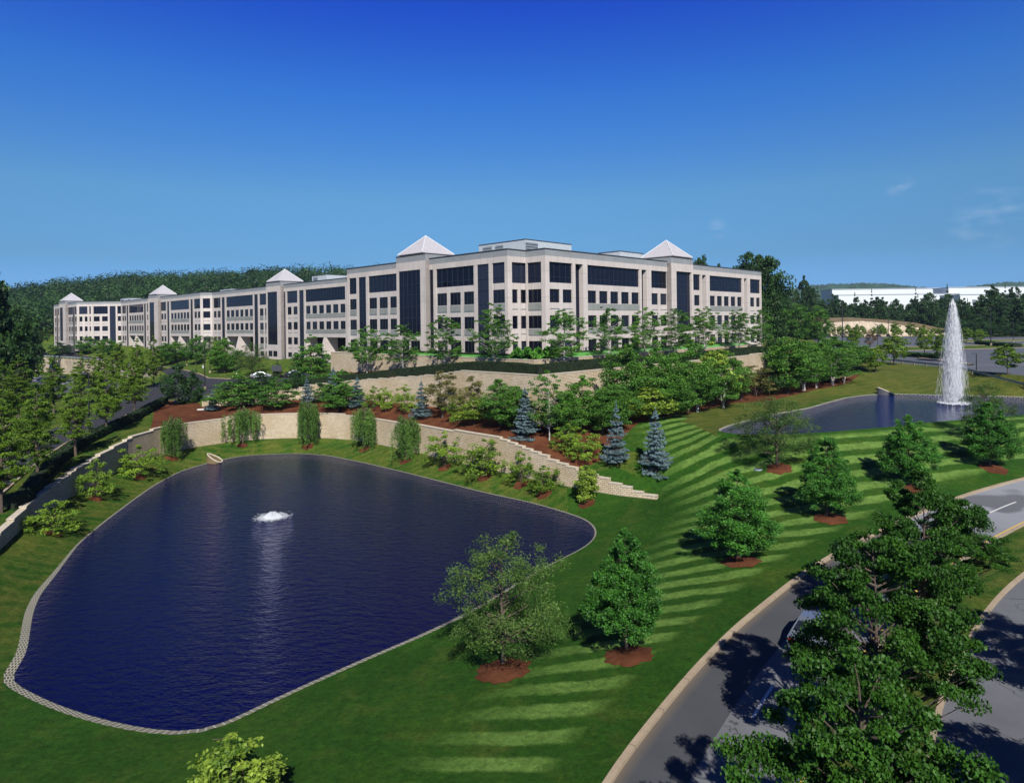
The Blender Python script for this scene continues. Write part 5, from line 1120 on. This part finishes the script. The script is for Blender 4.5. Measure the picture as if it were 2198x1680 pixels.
hill_mesh('hills', [(1990, 630), (2060, 618), (2110, 611), (2150, 606), (2230, 604), (2400, 612), (2500, 640)], 1450, 260, 10, '')
hill_mesh('hills', [(-400, 650), (-200, 632), (-60, 626), (20, 622), (60, 618), (110, 616), (200, 625), (300, 660)], 1300, 260, 10, '')
# ------------------------------------------------------------------ hedges and beds
def hedge(name, line, wd, h, label, mat='hedge', dens=210, ls=.13, kind=None, zof=0.0, rough=.05, cat='hedge', group=None):
    """clipped hedge along a line of ground points: a twiggy body under a skin of leaves"""
    a = np.array([(p[0], p[1], gz(p[0], p[1]) if len(p) < 3 else p[2]) for p in line], float); a = resample(a, .8); rg = np.random.default_rng(len(a))
    e = empty(name, tuple(a[len(a) // 2]), 0, label, cat, group); o = np.array(a[len(a) // 2])
    A, B = offset(a, -wd / 2 * .93), offset(a, wd / 2 * .93); mb = MB()
    for i in range(len(a) - 1):
        z0, z1, t0, t1 = a[i][2] - .2 - o[2], a[i + 1][2] - .2 - o[2], a[i][2] + h * .96 - o[2] + zof, a[i + 1][2] + h * .96 - o[2] + zof
        q = lambda P_, z_: (P_[0] - o[0], P_[1] - o[1], z_)
        mb.poly([q(A[i], z0), q(A[i + 1], z1), q(A[i + 1], t1), q(A[i], t0)]); mb.poly([q(B[i + 1], z1), q(B[i], z0), q(B[i], t0), q(B[i + 1], t1)]); mb.poly([q(A[i], t0), q(A[i + 1], t1), q(B[i + 1], t1), q(B[i], t0)])
        if i in (0, len(a) - 2):
            j = 0 if i == 0 else i + 1; mb.poly([q(A[j], a[j][2] - .2 - o[2]), q(B[j], a[j][2] - .2 - o[2]), q(B[j], a[j][2] + h * .96 - o[2]), q(A[j], a[j][2] + h * .96 - o[2])])
    mb.build('twig_body', M['hedge_core'], e)
    Lt = np.concatenate(([0], np.cumsum(np.linalg.norm(np.diff(a[:, :2], axis=0), axis=1)))); n = int(dens * Lt[-1]); s = rg.uniform(0, Lt[-1], n)
    c = np.column_stack([np.interp(s, Lt, a[:, k]) for k in range(3)]); tn_ = unit(np.gradient(a[:, :2], axis=0)); tx = np.interp(s, Lt, tn_[:, 0]); ty = np.interp(s, Lt, tn_[:, 1])
    face = rg.uniform(size=n) * (2 * h + wd); off = np.where(face < h, -wd / 2, np.where(face < 2 * h, wd / 2, face - 2 * h - wd / 2)); zz_ = np.where(face < h, face, np.where(face < 2 * h, face - h, h))
    jz = rg.normal(0, rough, n); p = np.column_stack((c[:, 0] + ty * (off + rg.normal(0, rough, n)) - o[0], c[:, 1] - tx * (off + rg.normal(0, rough, n)) - o[1], c[:, 2] + zz_ + jz - o[2] + zof))
    cl = .5 + .35 * np.sin(s * 1.7) * np.sin(s * .61 + zz_ * 3); crown_obj('leaves', p, ls * rg.uniform(.6, 1.4, n), np.clip(cl * .5 + rg.uniform(0, .6, n), 0, 1), LM[mat], e, rg, up=.4, aspect=.7)
    return e
M['hedge_core'] = simple('hedge_twigs', (.008, .016, .006), 1, .4, 6)
h0_ = offset(W2, -1.45)
hedge('clipped_hedge', [tuple(p[:2]) for p in h0_[28:-1]], 1.35, 1.25, 'long dark clipped hedge on top of the tall terrace wall', dens=330)
hedge('clipped_hedge', [tuple(p[:2]) for p in h0_[10:28]], 1.5, 1.1, 'darker clipped hedge stepping down along the low end of the terrace wall', dens=300)
hn = [P(u, v, z_)[:2] for u, v, z_ in ((-20, 1080, 3.8), (8, 1066, 4), (90, 993, 4.5), (148, 955, 4.9), (262, 902, 5.6), (333, 867, 6.3))]
hn3 = offset(np.array([(a, b, 0) for a, b in hn]), 1.6); hedge('clipped_hedge', [tuple(p[:2]) for p in resample(hn3, 1)], 1.2, 1.15, 'dark clipped hedge beside the driveway, under the golden trees', dens=260)
# hedges, turf and ground cover in the terrace bed
f1_ = [tuple(C3 + rd * t + ld * 2.6) for t in np.arange(9, 70, 2.)]; f2_ = [tuple(C3 + ld * t + rd * 2.0) for t in np.arange(6, 46, 2.)]
hedge('low_hedge', f1_, .9, .75, 'low dark hedge along the foot of the office wing facing the fountain', dens=200)
hedge('low_hedge', f2_, .9, .7, 'low dark hedge along the foot of the office wing facing the far offices', dens=200)
m, N_, L_, b_ = nodes('bright_turf'); f_ = noise(N_, L_, wpos(N_), 2.2, 6, .8); r_g = ramp(N_, ((.3, (.025, .13, .018)), (.7, (.085, .30, .045)))); L_.new(f_, r_g.inputs[0]); L_.new(r_g.outputs[0], b_.inputs['Base Color']); b_.inputs['Roughness'].default_value = .9; M['turf'] = m
for a, b, t0, t1, lab in ((rd, ld, 2, 72, ''), (ld, rd, 2, 50, '')):
    A = np.array([(*(C3 + a * t + b * (.55 + 0)), 14.36) for t in np.arange(t0, t1, 2.)]); B = np.array([(*(C3 + a * t + b * 2.2), 14.9) for t in np.arange(t0, t1, 2.)])
    for q in (A, B):
        for k in range(len(q)): q[k][2] = max(q[k][2], gz(q[k][0], q[k][1]) + .04)
    strip('lawn', A, B, M['turf'])
def cover(name, outline, h, label, mat, n, ls, kind='stuff', lump=.9):
    xs, ys = [p[0] for p in outline], [p[1] for p in outline]; rg = np.random.default_rng(n); pts = []
    def inside(x, y):
        c = False; j = len(outline) - 1
        for i in range(len(outline)):
            (xi, yi), (xj, yj) = outline[i][:2], outline[j][:2]
            if (yi > y) != (yj > y) and x < (xj - xi) * (y - yi) / (yj - yi) + xi: c = not c
            j = i
        return c
    while len(pts) < n:
        x, y = rg.uniform(min(xs), max(xs)), rg.uniform(min(ys), max(ys))
        if inside(x, y): pts.append((x, y, gz(x, y) + h * (.55 + .45 * math.sin(x * 2.1) * math.sin(y * 1.7)) * rg.uniform(.5, 1)))
    p = np.array(pts); V, Q = leafcards(rg, p, ls * rg.uniform(.6, 1.4, n), up=1, aspect=.7)
    o = mesh_np(name, V, Q, LM[mat], tint=np.repeat(np.clip(rg.uniform(.1, .6, n) + .3 * np.sin(p[:, 0] * 1.3) * np.sin(p[:, 1] * 1.1), 0, 1), 4)); tag(o, label, 'ground cover', kind=kind); return o
cover('ground_cover', [tuple(C3 + ld * 5.5 + rd * .3), tuple(C3 + np.array((0, .6))), tuple(C3 + rd * 10 + ld * .5), tuple(C3 + rd * 9 + ld * 3.5), tuple(C3 + np.array((0, 5.4))), tuple(C3 + ld * 5 + rd * 3.2)], 1.9, 'bright green juniper bed at the office corner', 'bright', 14000, .34)
cover('ground_cover', [tuple(C3 + ld * 40 + rd * .4), tuple(C3 + ld * 30 + rd * .4), tuple(C3 + ld * 30 + rd * 2), tuple(C3 + ld * 52 + rd * 4), tuple(C3 + ld * 54 + rd * 1)], 1.3, 'green shrubs at the far end of the planter', 'mid', 3000, .34)
cover('ground_cover', [tuple(uY(700, 119.5)), tuple(uY(620, 119)), tuple(uY(540, 118)), tuple(uY(545, 124)), tuple(uY(640, 126)), tuple(uY(735, 127)), tuple(uY(760, 118))], 1.2, 'mixed green shrubs behind the low end of the terrace wall', 'mid', 7000, .32)
q0 = on_line(Ct, rd, 1506); q1 = on_line(Ct, rd, 1540)
fl = cover('flower_bed', [tuple(q0 + np.array((0, 1))), tuple(q1 + np.array((0, .5))), tuple(q1 + np.array((-1, 2.6))), tuple(q0 + np.array((-1, 3)))], .5, 'small bed of orange flowers near the office door', 'flower', 700, .2) if 'flower' in LM else None
# island hedges in the lot
hedge('island_hedge', [P(u, v, 10.1)[:2] for u, v in ((1945, 764), (1990, 767), (2022, 769))], 2.2, 1.0, 'dark hedge on the parking lot island before the jet', 'dark', 120, .35)
hedge('island_hedge', [P(u, v, 10.1)[:2] for u, v in ((2100, 738), (2150, 742.5), (2184, 745))], 2.5, 1.1, 'dark hedge behind the jet on the parking lot strip', 'dark', 80, .4)
# ------------------------------------------------------------------ fountains
def lens_drops(rg, c, ln, wd_, dirs=None):
    n = len(c); dr = unit(dirs if dirs is not None else np.tile((0, 0, 1.0), (n, 1)) + rg.normal(0, .08, (n, 3))); sd2 = unit(np.cross(dr, rg.normal(size=(n, 3)))); s3 = np.cross(dr, sd2)
    ln = np.asarray(ln)[:, None] / 2; wd_ = np.asarray(wd_)[:, None] / 2
    V = np.stack((c - dr * ln, c + sd2 * wd_, c + s3 * wd_, c - sd2 * wd_, c - s3 * wd_, c + dr * ln), 1).reshape(-1, 3)
    b = np.arange(n)[:, None] * 6; f = np.concatenate([b + np.array(t) for t in ((0, 2, 1), (0, 3, 2), (0, 4, 3), (0, 1, 4), (5, 1, 2), (5, 2, 3), (5, 3, 4), (5, 4, 1))])
    return V, f
m, N_, L_, b_ = nodes('spray'); b_.inputs['Base Color'].default_value = (.95, .97, 1, 1); b_.inputs['Roughness'].default_value = .8
tr_ = N_.new('ShaderNodeBsdfTransparent'); tl = N_.new('ShaderNodeBsdfTranslucent'); tl.inputs[0].default_value = (.95, .97, 1, 1); m1 = N_.new('ShaderNodeMixShader'); m1.inputs[0].default_value = .5; m2 = N_.new('ShaderNodeMixShader'); m2.inputs[0].default_value = .6
L_.new(b_.outputs[0], m1.inputs[1]); L_.new(tl.outputs[0], m1.inputs[2]); L_.new(tr_.outputs[0], m2.inputs[1]); L_.new(m1.outputs[0], m2.inputs[2]); L_.new(m2.outputs[0], N_['Material Output'].inputs[0]); M['spray'] = m
fp = P(2048, 866, 7.03); FH = PY(2050, 650, fp[1])[2] - 7.0
fe = empty('tall_fountain', fp, 0, 'tall white water jet rising from the far pond', 'fountain'); rg = np.random.default_rng(4)
n = 30000; t = rg.uniform(0, 1, n) ** .85; rad = (.08 + 1.7 * (1 - t) ** .62) * np.clip(np.abs(rg.normal(0, .5, n)), 0, 1.25); az = rg.uniform(0, 6.283, n)
c = np.stack((rad * np.cos(az) - .3 * (1 - t) ** 2, rad * np.sin(az), t * FH), 1); V, Q = lens_drops(rg, c, rg.uniform(.5, 1.5, n), rg.uniform(.010, .026, n), np.column_stack((np.cos(az) * rad * -.05, np.sin(az) * rad * -.05, np.ones(n) * 1.6))); mesh_np('falling_spray', V, Q, M['spray'], fe)
n = 2600; t = rg.uniform(0, 1, n); c = np.stack((rg.normal(0, .05 + .12 * t, n), rg.normal(0, .05 + .12 * t, n), t * FH * .985), 1); V, Q = lens_drops(rg, c, rg.uniform(.5, 1.3, n), rg.uniform(.04, .09, n)); mesh_np('water_jet', V, Q, M['foam'], fe)
n = 1500; a = rg.uniform(0, 6.28, n); r = rg.uniform(0, 1, n) ** .5 * 2.1; c = np.stack((r * np.cos(a), r * np.sin(a), rg.uniform(.0, .18, n)), 1); V, Q = lens_drops(rg, c, rg.uniform(.1, .3, n), rg.uniform(.08, .25, n), rg.normal(size=(n, 3))); mesh_np('foam', V, Q, M['foam'], fe)
ap = P(585, 1109, .03); ae = empty('pond_aerator', ap, 0, 'low bubbling white aerator in the middle of the near pond', 'fountain')
n = 5200; a = rg.uniform(0, 6.28, n); r = rg.uniform(0, 1, n) ** .6; hz = .62 * (1 - r ** 2) * (1 + .5 * np.sin(a * 5 + r * 6) * np.sin(a * 3 + 1) + .3 * np.sin(a * 11)) * rg.uniform(.1, 1.15, n)
c = np.stack((r * .9 * np.cos(a), r * .8 * np.sin(a), hz * .5), 1); V, Q = lens_drops(rg, c, rg.uniform(.06, .22, n), rg.uniform(.05, .12, n), rg.normal(size=(n, 3))); mesh_np('bubbling_foam', V, Q, M['foam'], ae)
n = 900; a = rg.uniform(0, 6.28, n); r = .95 + np.abs(rg.normal(0, .4, n)); c = np.stack((r * np.cos(a), r * np.sin(a), rg.uniform(0, .05, n)), 1); V, Q = lens_drops(rg, c, rg.uniform(.05, .22, n), rg.uniform(.03, .06, n), np.column_stack((rg.normal(size=(n, 2)), rg.normal(size=n) * .05))); mesh_np('splash_ring', V, Q, M['foam'], ae)
# ------------------------------------------------------------------ culverts
def culvert(u, v, Lc, wc, hc, rz, label, teeth=0):
    # a flared pipe end: the rim is highest over the pipe and runs down to the water
    p = at(u, v); e = empty('culvert', (p.x, p.y, p.z - .12), rz, label, 'culvert'); n = 28; rim = []
    for k in range(n):
        a = 2 * math.pi * k / n; x = Lc * (.5 - .5 * math.cos(a)); rim.append((x, wc * math.sin(a) * (.55 + .45 * x / Lc), hc * (1 - x / Lc) ** .9 + .1))
    mb = MB(); mb.tube(rim + [rim[0]], .085, 6, cap=False); mb.build('rim', M['cap'], e)
    tr = MB(); fl = [(x * .92 + .08, y * .55, .0) for x, y, z in rim]
    for k in range(n): j_ = (k + 1) % n; tr.poly([rim[k], rim[j_], fl[j_], fl[k]])
    tr.poly(fl); ob_ = [(x - .25, y * 1.2, -.3) for x, y, z in rim]
    for k in range(n): j_ = (k + 1) % n; tr.poly([rim[j_], rim[k], ob_[k], ob_[j_]])
    tr.build('trough', M['soil'] if not teeth else M['coping'], e)
    mo = MB(); mo.poly([(.2 + .25 * Lc * .2, wc * .42 * math.cos(q * .4488), hc * .36 + hc * .34 * math.sin(q * .4488)) for q in range(14)]); mo.build('pipe_mouth', M['black'], e)  # flat black disc stands in for the shade inside the pipe
    for k in range(teeth):
        g_ = MB(); g_.box((Lc * (.22 + .16 * k), -wc * .1, .28), (.2, .2, .5), 0, .7); g_.build('rock_tooth', M['rock'], e)
culvert(446, 990, 2.3, .8, 1.15, -.25, 'pale flared concrete pipe end at the back of the near pond'); culvert(1884, 846, 2.4, .8, 1.15, -.1, 'dark flared pipe end with white blocks at the far pond', 4)
# ------------------------------------------------------------------ lamps, guardrails, boulders, sign
def lamp_proto(kind):
    e = empty('lamp_post', (0, 0, -500)); b = MB(); b.tube([(0, 0, -.1), (0, 0, .6)], .26, 10); b.build('base', M['kerb'], e)
    p = MB(); p.tube([(0, 0, .6), (0, 0, 5), (0, 0, 9)], [.11, .1, .085], 8); p.build('pole', M['black'], e)
    for s in ((-1, 1) if kind == 2 else (-1,)):
        h = MB(); h.box((s * .62, 0, 8.93), (.95, .42, .2), 0, .85); h.tube([(0, 0, 8.9), (s * .3, 0, 8.95)], .05, 6); h.build('lamp_head', M['black'], e)
    return e
LP1, LP2 = lamp_proto(1), lamp_proto(2)
for (k, u, vb, vt, lab) in ((1, 192, 945, 800, 'lamp post nearest the camera, in the hedge by the driveway'), (1, 190, 757, 719, 'distant lamp post against the farthest office wing'), (1, 440, 836, 738, 'lamp post at the driveway mouth beside the junipers'),
    (1, 401, 785, 726, 'lamp post on the office lawn behind the bend'), (1, 451, 800, 723, 'tall lamp post in front of the dark arcade'), (1, 509, 801, 753, 'short lamp post with a white fitting on the office lawn'),
    (2, 1809, 749, 663, 'twin arm lamp post tallest in the right parking lot'), (1, 1884, 745, 696, 'bare lamp pole second in the right parking lot'), (2, 1907, 722, 668, 'lamp post before the pale slope'), (1, 1961, 722, 690, 'small distant lamp post at the end of the slope'),
    (1, 2127, 742, 660, 'tall lamp post between the jet and the frame edge'), (1, 2175, 734, 690, 'lamp post nearest the frame edge in the parking lot'), (1, 2096, 797, 758, 'short thin post behind the guardrail')):
    p = at(u, vb); H = PY(u, vt, p.y)[2] - p.z; o = copy_tree(LP2 if k == 2 else LP1); s = H / 9; o.location = p; o.scale = (max(.8, s), max(.8, s), s); o.name = 'lamp_post'; tag(o, lab, 'lamp post', 'lamp posts of the office park'); o.rotation_euler = (0, 0, .2)
def guardrail(pts, label, h=.75):
    a = resample([(*p[:2], gz(p[0], p[1])) for p in pts], 1.9); e = empty('guardrail', tuple(a[0]), 0, label, 'guardrail'); o = a[0]; mb = MB()
    mb2 = MB()
    for i in range(len(a) - 1):
        A, B = a[i] - o, a[i + 1] - o; t = unit((B - A)[None])[0]; n_ = np.array((t[1], -t[0], 0)) * .06
        for z0, z1, k in ((h - .36, h - .2, 1), (h - .2, h - .16, -1), (h - .16, h, 1)):
            mb.poly([tuple(A + n_ * k + (0, 0, z0)), tuple(B + n_ * k + (0, 0, z0)), tuple(B + n_ * k + (0, 0, z1)), tuple(A + n_ * k + (0, 0, z1))])
            mb.poly([tuple(A - n_ * k * .3 + (0, 0, z1)), tuple(B - n_ * k * .3 + (0, 0, z1)), tuple(B - n_ * k * .3 + (0, 0, z0)), tuple(A - n_ * k * .3 + (0, 0, z0))])
    mb.build('rail', M['steel'], e); n_p = 0
    for i in range(0, len(a), 2):
        n_p += 1
        if n_p > 60: break
        q = MB(); A = a[i] - o; q.box((A[0], A[1], A[2] + h * .4), (.16, .2, h * 1.1)); q.build('post', M['kerb'], e)
    return e
guardrail([P(u, v, 10)[:2] for u, v in ((1862, 775.5), (1902, 778), (2030, 790.5), (2086, 798), (2198, 809.5), (2290, 820))], 'steel guardrail between the right parking lot and the pond bank', .85)
guardrail([W4[k][:2] + np.array((0, 1.2)) for k in range(2, len(W4) - 3, 3)], 'bluish guardrail on top of the pale stone wall', .9)
bb = MB(); A = np.array(P(1968, 769, 10.05)[:2]); B = np.array(P(2080, 783, 10.05)[:2])
closed_kerb(resample([(*A, 10.1), (*B, 10.1)], 2)[::-1], .9, 'long pale concrete kerb bar on the lot beside the guardrail', .15)
for i in range(13):                                              # bay lines in the right lot
    t = i / 12; c = np.array(P(2085 + 0 * t, 790, 10.0)[:2]) + np.array((t * 34, t * 8)); 
    a = np.array([(c[0], c[1] + 2, 10.0), (c[0] - 1, c[1] + 7, 10.0)]); a[:, 2] += .0
    L0 = a; o_ = offset(L0, .06); p_ = offset(L0, -.06)
    for q in (o_, p_):
        for k in range(2): q[k][2] = gz(q[k][0], q[k][1]) + .012
    strip('bay_line', p_, o_, M['paint'], None, .12, 'white parking bay line on the right parking lot', 'road marking')['group'] = 'bay lines of the right parking lot'
def boulder(p, r, label, seed, flat=.32):
    rg = np.random.default_rng(seed); bm = bmesh.new(); bmesh.ops.create_icosphere(bm, subdivisions=3, radius=1)
    for v in bm.verts:
        k = 1 + .22 * math.sin(v.co.x * 3 + seed) + .18 * math.sin(v.co.y * 4.1 + seed * 2) + .1 * math.sin(v.co.z * 7 + seed); v.co = Vector((v.co.x * r * 1.5 * k, v.co.y * r * k, v.co.z * r * flat * k))
    me = bpy.data.meshes.new('boulder'); bm.to_mesh(me); bm.free(); me.materials.append(M['rock']); o = bpy.data.objects.new('boulder', me); C.objects.link(o); o.location = (p.x, p.y, p.z + r * flat * .5); tag(o, label, 'boulder', 'white boulders by the driveway mouth')
for i, (u, v, r) in enumerate(((380, 862, .5), (396, 860, .75), (416, 856, .7), (446, 853, .45), (436, 880, .5), (448, 878, .5))): boulder(at(u, v), r, 'flat whitish boulder on the mulch by the driveway mouth', i)
p = at(594, 812); e = empty('sign_board', p, .1, 'dark blue sign board seen from behind before the office lawn', 'sign'); q = MB(); q.box((0, 0, 2.3), (2.2, .12, 1.3)); q.build('panel', M['coping'], e)
for s in (-1, 1): q = MB(); q.box((s * .85, 0, .85), (.1, .1, 1.8)); q.build('post', M['black'], e)
for u in (405, 418):
    pass
p = at(706, 770); e = empty('bollard', (p.x, p.y, p.z), 0, 'small dark bollard at the end of the terrace', 'bollard'); q = MB(); q.tube([(0, 0, 0), (0, 0, .8), (0, 0, .95)], [.12, .12, .06], 8); q.build('shaft', M['black'], e)
for i, (u, v) in enumerate(((508, 803), (436, 790))):
    p = at(u, v); e = empty('fire_hydrant', p, 0, ('white hydrant beside the short lamp post', 'white hydrant by the driveway lamp')[i], 'hydrant'); q = MB(); q.tube([(0, 0, 0), (0, 0, .5), (0, 0, .62), (0, 0, .8)], [.16, .16, .2, .05], 8); q.tube([(-.25, 0, .5), (.25, 0, .5)], .07, 6); q.build('body', M['white'], e)
p = at(1627, 1007); e = empty('manhole_cover', (p.x, p.y, p.z + .03), 0, 'grey round manhole cover on the striped lawn', 'manhole cover'); q = MB(); q.tube([(0, 0, -.1), (0, 0, .03)], .42, 20); q.build('rim', M['steel'], e); q = MB(); q.tube([(0, 0, .03), (0, 0, .045)], .33, 16); q.build('lid', M['coping'], e)
# ------------------------------------------------------------------ cars
def car_paint(name, c):
    m, N, L, b = nodes(name); b.inputs['Base Color'].default_value = (*c, 1); b.inputs['Roughness'].default_value = .28; b.inputs['Coat Weight'].default_value = .6; b.inputs['Metallic'].default_value = .2; return m
CP = {k: car_paint('car_paint_' + k, c) for k, c in dict(blue=(.02, .05, .14), white=(.55, .57, .6), grey=(.12, .14, .17), red=(.20, .02, .02), silver=(.3, .34, .38), navy=(.012, .02, .05)).items()}
M['tyre'] = simple('tyre', (.02, .02, .02), .8); M['rim'] = simple('rim', (.35, .36, .38), .35, .05, 3, .8); M['headlight'] = simple('headlight', (.7, .72, .75), .15); M['taillight'] = simple('taillight', (.35, .01, .01), .3)
def make_car(col):
    e = empty('parked_car', (0, 0, -500)); prof = [(-2.2, .35), (-2.25, .62), (-2.15, .88), (-1.55, .95), (-.95, 1.38), (-.55, 1.45), (.45, 1.43), (1.05, .98), (1.85, .84), (2.15, .66), (2.2, .35)]
    def slab(pr, w, mbx, taper=None):
        n = len(pr); ws = taper or [w] * n
        for k in range(n - 1):
            (x0, z0), (x1, z1) = pr[k], pr[k + 1]; mbx.poly([(x0, -ws[k], z0), (x1, -ws[k + 1], z1), (x1, ws[k + 1], z1), (x0, ws[k], z0)])
        for s in (-1, 1): mbx.poly([(x, s * w_, z_) for (x, z_), w_ in zip(pr, ws)][::s])
    tw = [.82, .88, .88, .88, .68, .66, .66, .84, .86, .84, .8]; b = MB(); slab(prof, .9, b, tw); b.poly([(-2.2, -.8, .35), (2.2, -.8, .35), (2.2, .8, .35), (-2.2, .8, .35)]); bo = b.build('body', CP[col], e)
    g = MB(); 
    g.poly([(1.0, -.74, 1.03), (1.0, .74, 1.03), (.5, .6, 1.4), (.5, -.6, 1.4)]); g.poly([(-1.5, .76, 1.0), (-1.5, -.76, 1.0), (-1.0, -.6, 1.36), (-1.0, .6, 1.36)])
    for v in range(len(g.v)): x, y, z_ = g.v[v]; g.v[v] = (x + (.03 if x > 0 else -.03), y, z_ + .02)
    g.build('windscreen', M['glass'], e)
    for s in (-1, 1):
        w_ = MB(); w_.poly([(-1.35, s * .86, .98), (.92, s * .865, .99), (.42, s * .7, 1.38), (-.88, s * .7, 1.36)][::s]); w_.build('side_window', M['glass'], e)
        for x in (-1.4, 1.35):
            t = MB(); t.tube([(x, s * .72, .33), (x, s * .93, .33)], .33, 18); to = t.build('wheel', M['tyre'], e); r = MB(); r.tube([(x, s * .90, .33), (x, s * .94, .33)], .2, 12); r.build('rim', M['rim'], to)
        h = MB(); h.box((2.14, s * .62, .66), (.12, .36, .14)); h.build('headlight', M['headlight'], e); h = MB(); h.box((-2.2, s * .66, .74), (.1, .3, .16)); h.build('taillight', M['taillight'], e)
    return e
cars = {}
def car(p, rz, col, label, group=None, name='parked_car'):
    if col not in cars: cars[col] = make_car(col)
    o = copy_tree(cars[col]); o.location = (p[0], p[1], gz(p[0], p[1]) + .01); o.rotation_euler = (0, 0, rz); o.name = name; tag(o, label, 'car', group)
cp = P(1752, 1368, 2.6); car(cp, math.radians(52), 'grey', 'dark grey car on the road half hidden by maple leaves', name='car')
for i, (u, v, c_n, lab) in enumerate(((66, 838, 'blue', 'blue car by itself in the lower lot behind the golden trees'), (75, 822, 'white', 'white car parked first in the lower lot'), (92, 824, 'blue', 'dark blue car beside the white car in the lower lot'), (128, 828, 'grey', 'grey car in the middle of the lower lot'), (146, 830, 'silver', 'silver car in the lower lot behind a tree'), (40, 826, 'silver', 'silver car at the frame edge in the lower lot'))):
    car(P(u, v, 3)[:2], 1.2 + .05 * i, c_n, lab, 'cars in the lower lot')
for i, (u, v, c_n, lab) in enumerate(((30, 748, 'white', 'white car on the distant driveway bend'), (64, 738, 'white', 'white car by the distant wood'), (80, 736, 'silver', 'silver car by the distant wood'), (20, 742, 'grey', 'grey car by the distant wood'))):
    q = at(u, v, 270); car((q.x, min(q.y, 330)) if q.y < 330 else PY(u, v, 300 + 6 * i)[:2], .3, c_n, lab, 'cars far off by the wood')
car(at(634, 808), .3, 'navy', 'dark navy vehicle behind the dark spruce'); car(at(560, 811), .3, 'silver', 'silver car behind the planting at the driveway branch'); car(at(1826, 778), 1.2, 'white', 'white car beside the end of the guardrail')
# ------------------------------------------------------------------ far slope and warehouses
mb = MB(); ptsw = [(1764, 722, 694), (1800, 721, 691), (1850, 722, 689), (1900, 724, 693), (1960, 727, 701), (2030, 730, 714)]
sp = [(PY(u, vb, 345), PY(u, vt, 352)) for u, vb, vt in ptsw]; s_ = 0
for (a0, a1), (c0, c1) in zip(sp[:-1], sp[1:]):
    d_ = c0[0] - a0[0]; mb.poly([(a0[0], a0[1], a0[2] - 3), (c0[0], c0[1], c0[2] - 3), c1, a1], [(s_, 0), (s_ + d_, 0), (s_ + d_, 7), (s_, 7)]); s_ += d_
tag(mb.build('rock_slope', M['rubble']), kind='structure')
mb = MB(); tops = [(1700, 700, 690), (1740, 697, 683), (1820, 691, 681), (1900, 694, 686), (1960, 702, 692), (2030, 714, 706), (2100, 727, 722)]
for (u0, b0, t0), (u1, b1_, t1) in zip(tops[:-1], tops[1:]): mb.poly([PY(u0, b0, 351.9), PY(u1, b1_, 351.9), PY(u1, t1, 372), PY(u0, t0, 372)]); mb.poly([PY(u0, t0, 372), PY(u1, t1, 372), PY(u1, t1 + 6, 410), PY(u0, t0 + 6, 410)])
tag(mb.build('grass_mound', M['soil']), kind='structure')
def warehouse(u0, u1, vt, vb, Y, dep, label, band=None, yb=None):
    x0, _, zt = PY(u0, vt, Y); x1, _, zt1 = PY(u1, vt, Y); zb = PY((u0 + u1) / 2, vb, Y)[2]; e = empty('warehouse', ((x0 + x1) / 2, Y, zb), 0, label, 'warehouse'); w_ = (x1 - x0) / 2; h = zt - zb
    mb = MB(); mb.box((0, dep / 2, h / 2 - 6), (2 * w_, dep, h + 12)); mb.build('wall', M['white'], e); r = MB(); r.box((0, dep / 2, h + .4), (2 * w_ + 1, dep + 1, .6)); r.build('roof_edge', M['metal'], e)
    for k in range(int(w_ * 2 / 40) if Y < 650 else 0):
        d_ = MB(); d_.box((-w_ + 14 + k * 40, -.1, h * .3), (4, .3, 4)); d_.build('loading_door', M['louvre'], e)
warehouse(1786, 2040, 622, 640, 735, 26, 'long white warehouse roof beyond the wood, farther one'); warehouse(2036, 2420, 618, 634, 700, 26, 'largest white warehouse beyond the wood, upper storey'); warehouse(2060, 2420, 633, 652, 640, 30, 'white warehouse block with dark doors in front of the largest one'); warehouse(1800, 2060, 634, 655, 690, 20, 'pale warehouse wall below the farther warehouse roof')
m = bpy.data.materials.new('haze'); m.use_nodes = True; nt_ = m.node_tree; nt_.nodes.remove(nt_.nodes['Principled BSDF']); pv_ = nt_.nodes.new('ShaderNodeVolumePrincipled')
pv_.inputs['Color'].default_value = (.55, .72, 1, 1); pv_.inputs['Density'].default_value = .00008; pv_.inputs['Anisotropy'].default_value = .2; nt_.links.new(pv_.outputs[0], nt_.nodes['Material Output'].inputs['Volume'])
hb2 = MB(); hb2.box((0, 1100, 65), (3300, 2500, 134)); ho = hb2.build('haze', m); tag(ho, kind='stuff')
# ------------------------------------------------------------------ prototypes are not part of the place
dead = [o for o in bpy.data.objects if o.parent is None and o.type == 'EMPTY' and o.location.z < -400]
dead = [c for o in dead for c in o.children_recursive] + dead
bpy.data.batch_remove(dead)
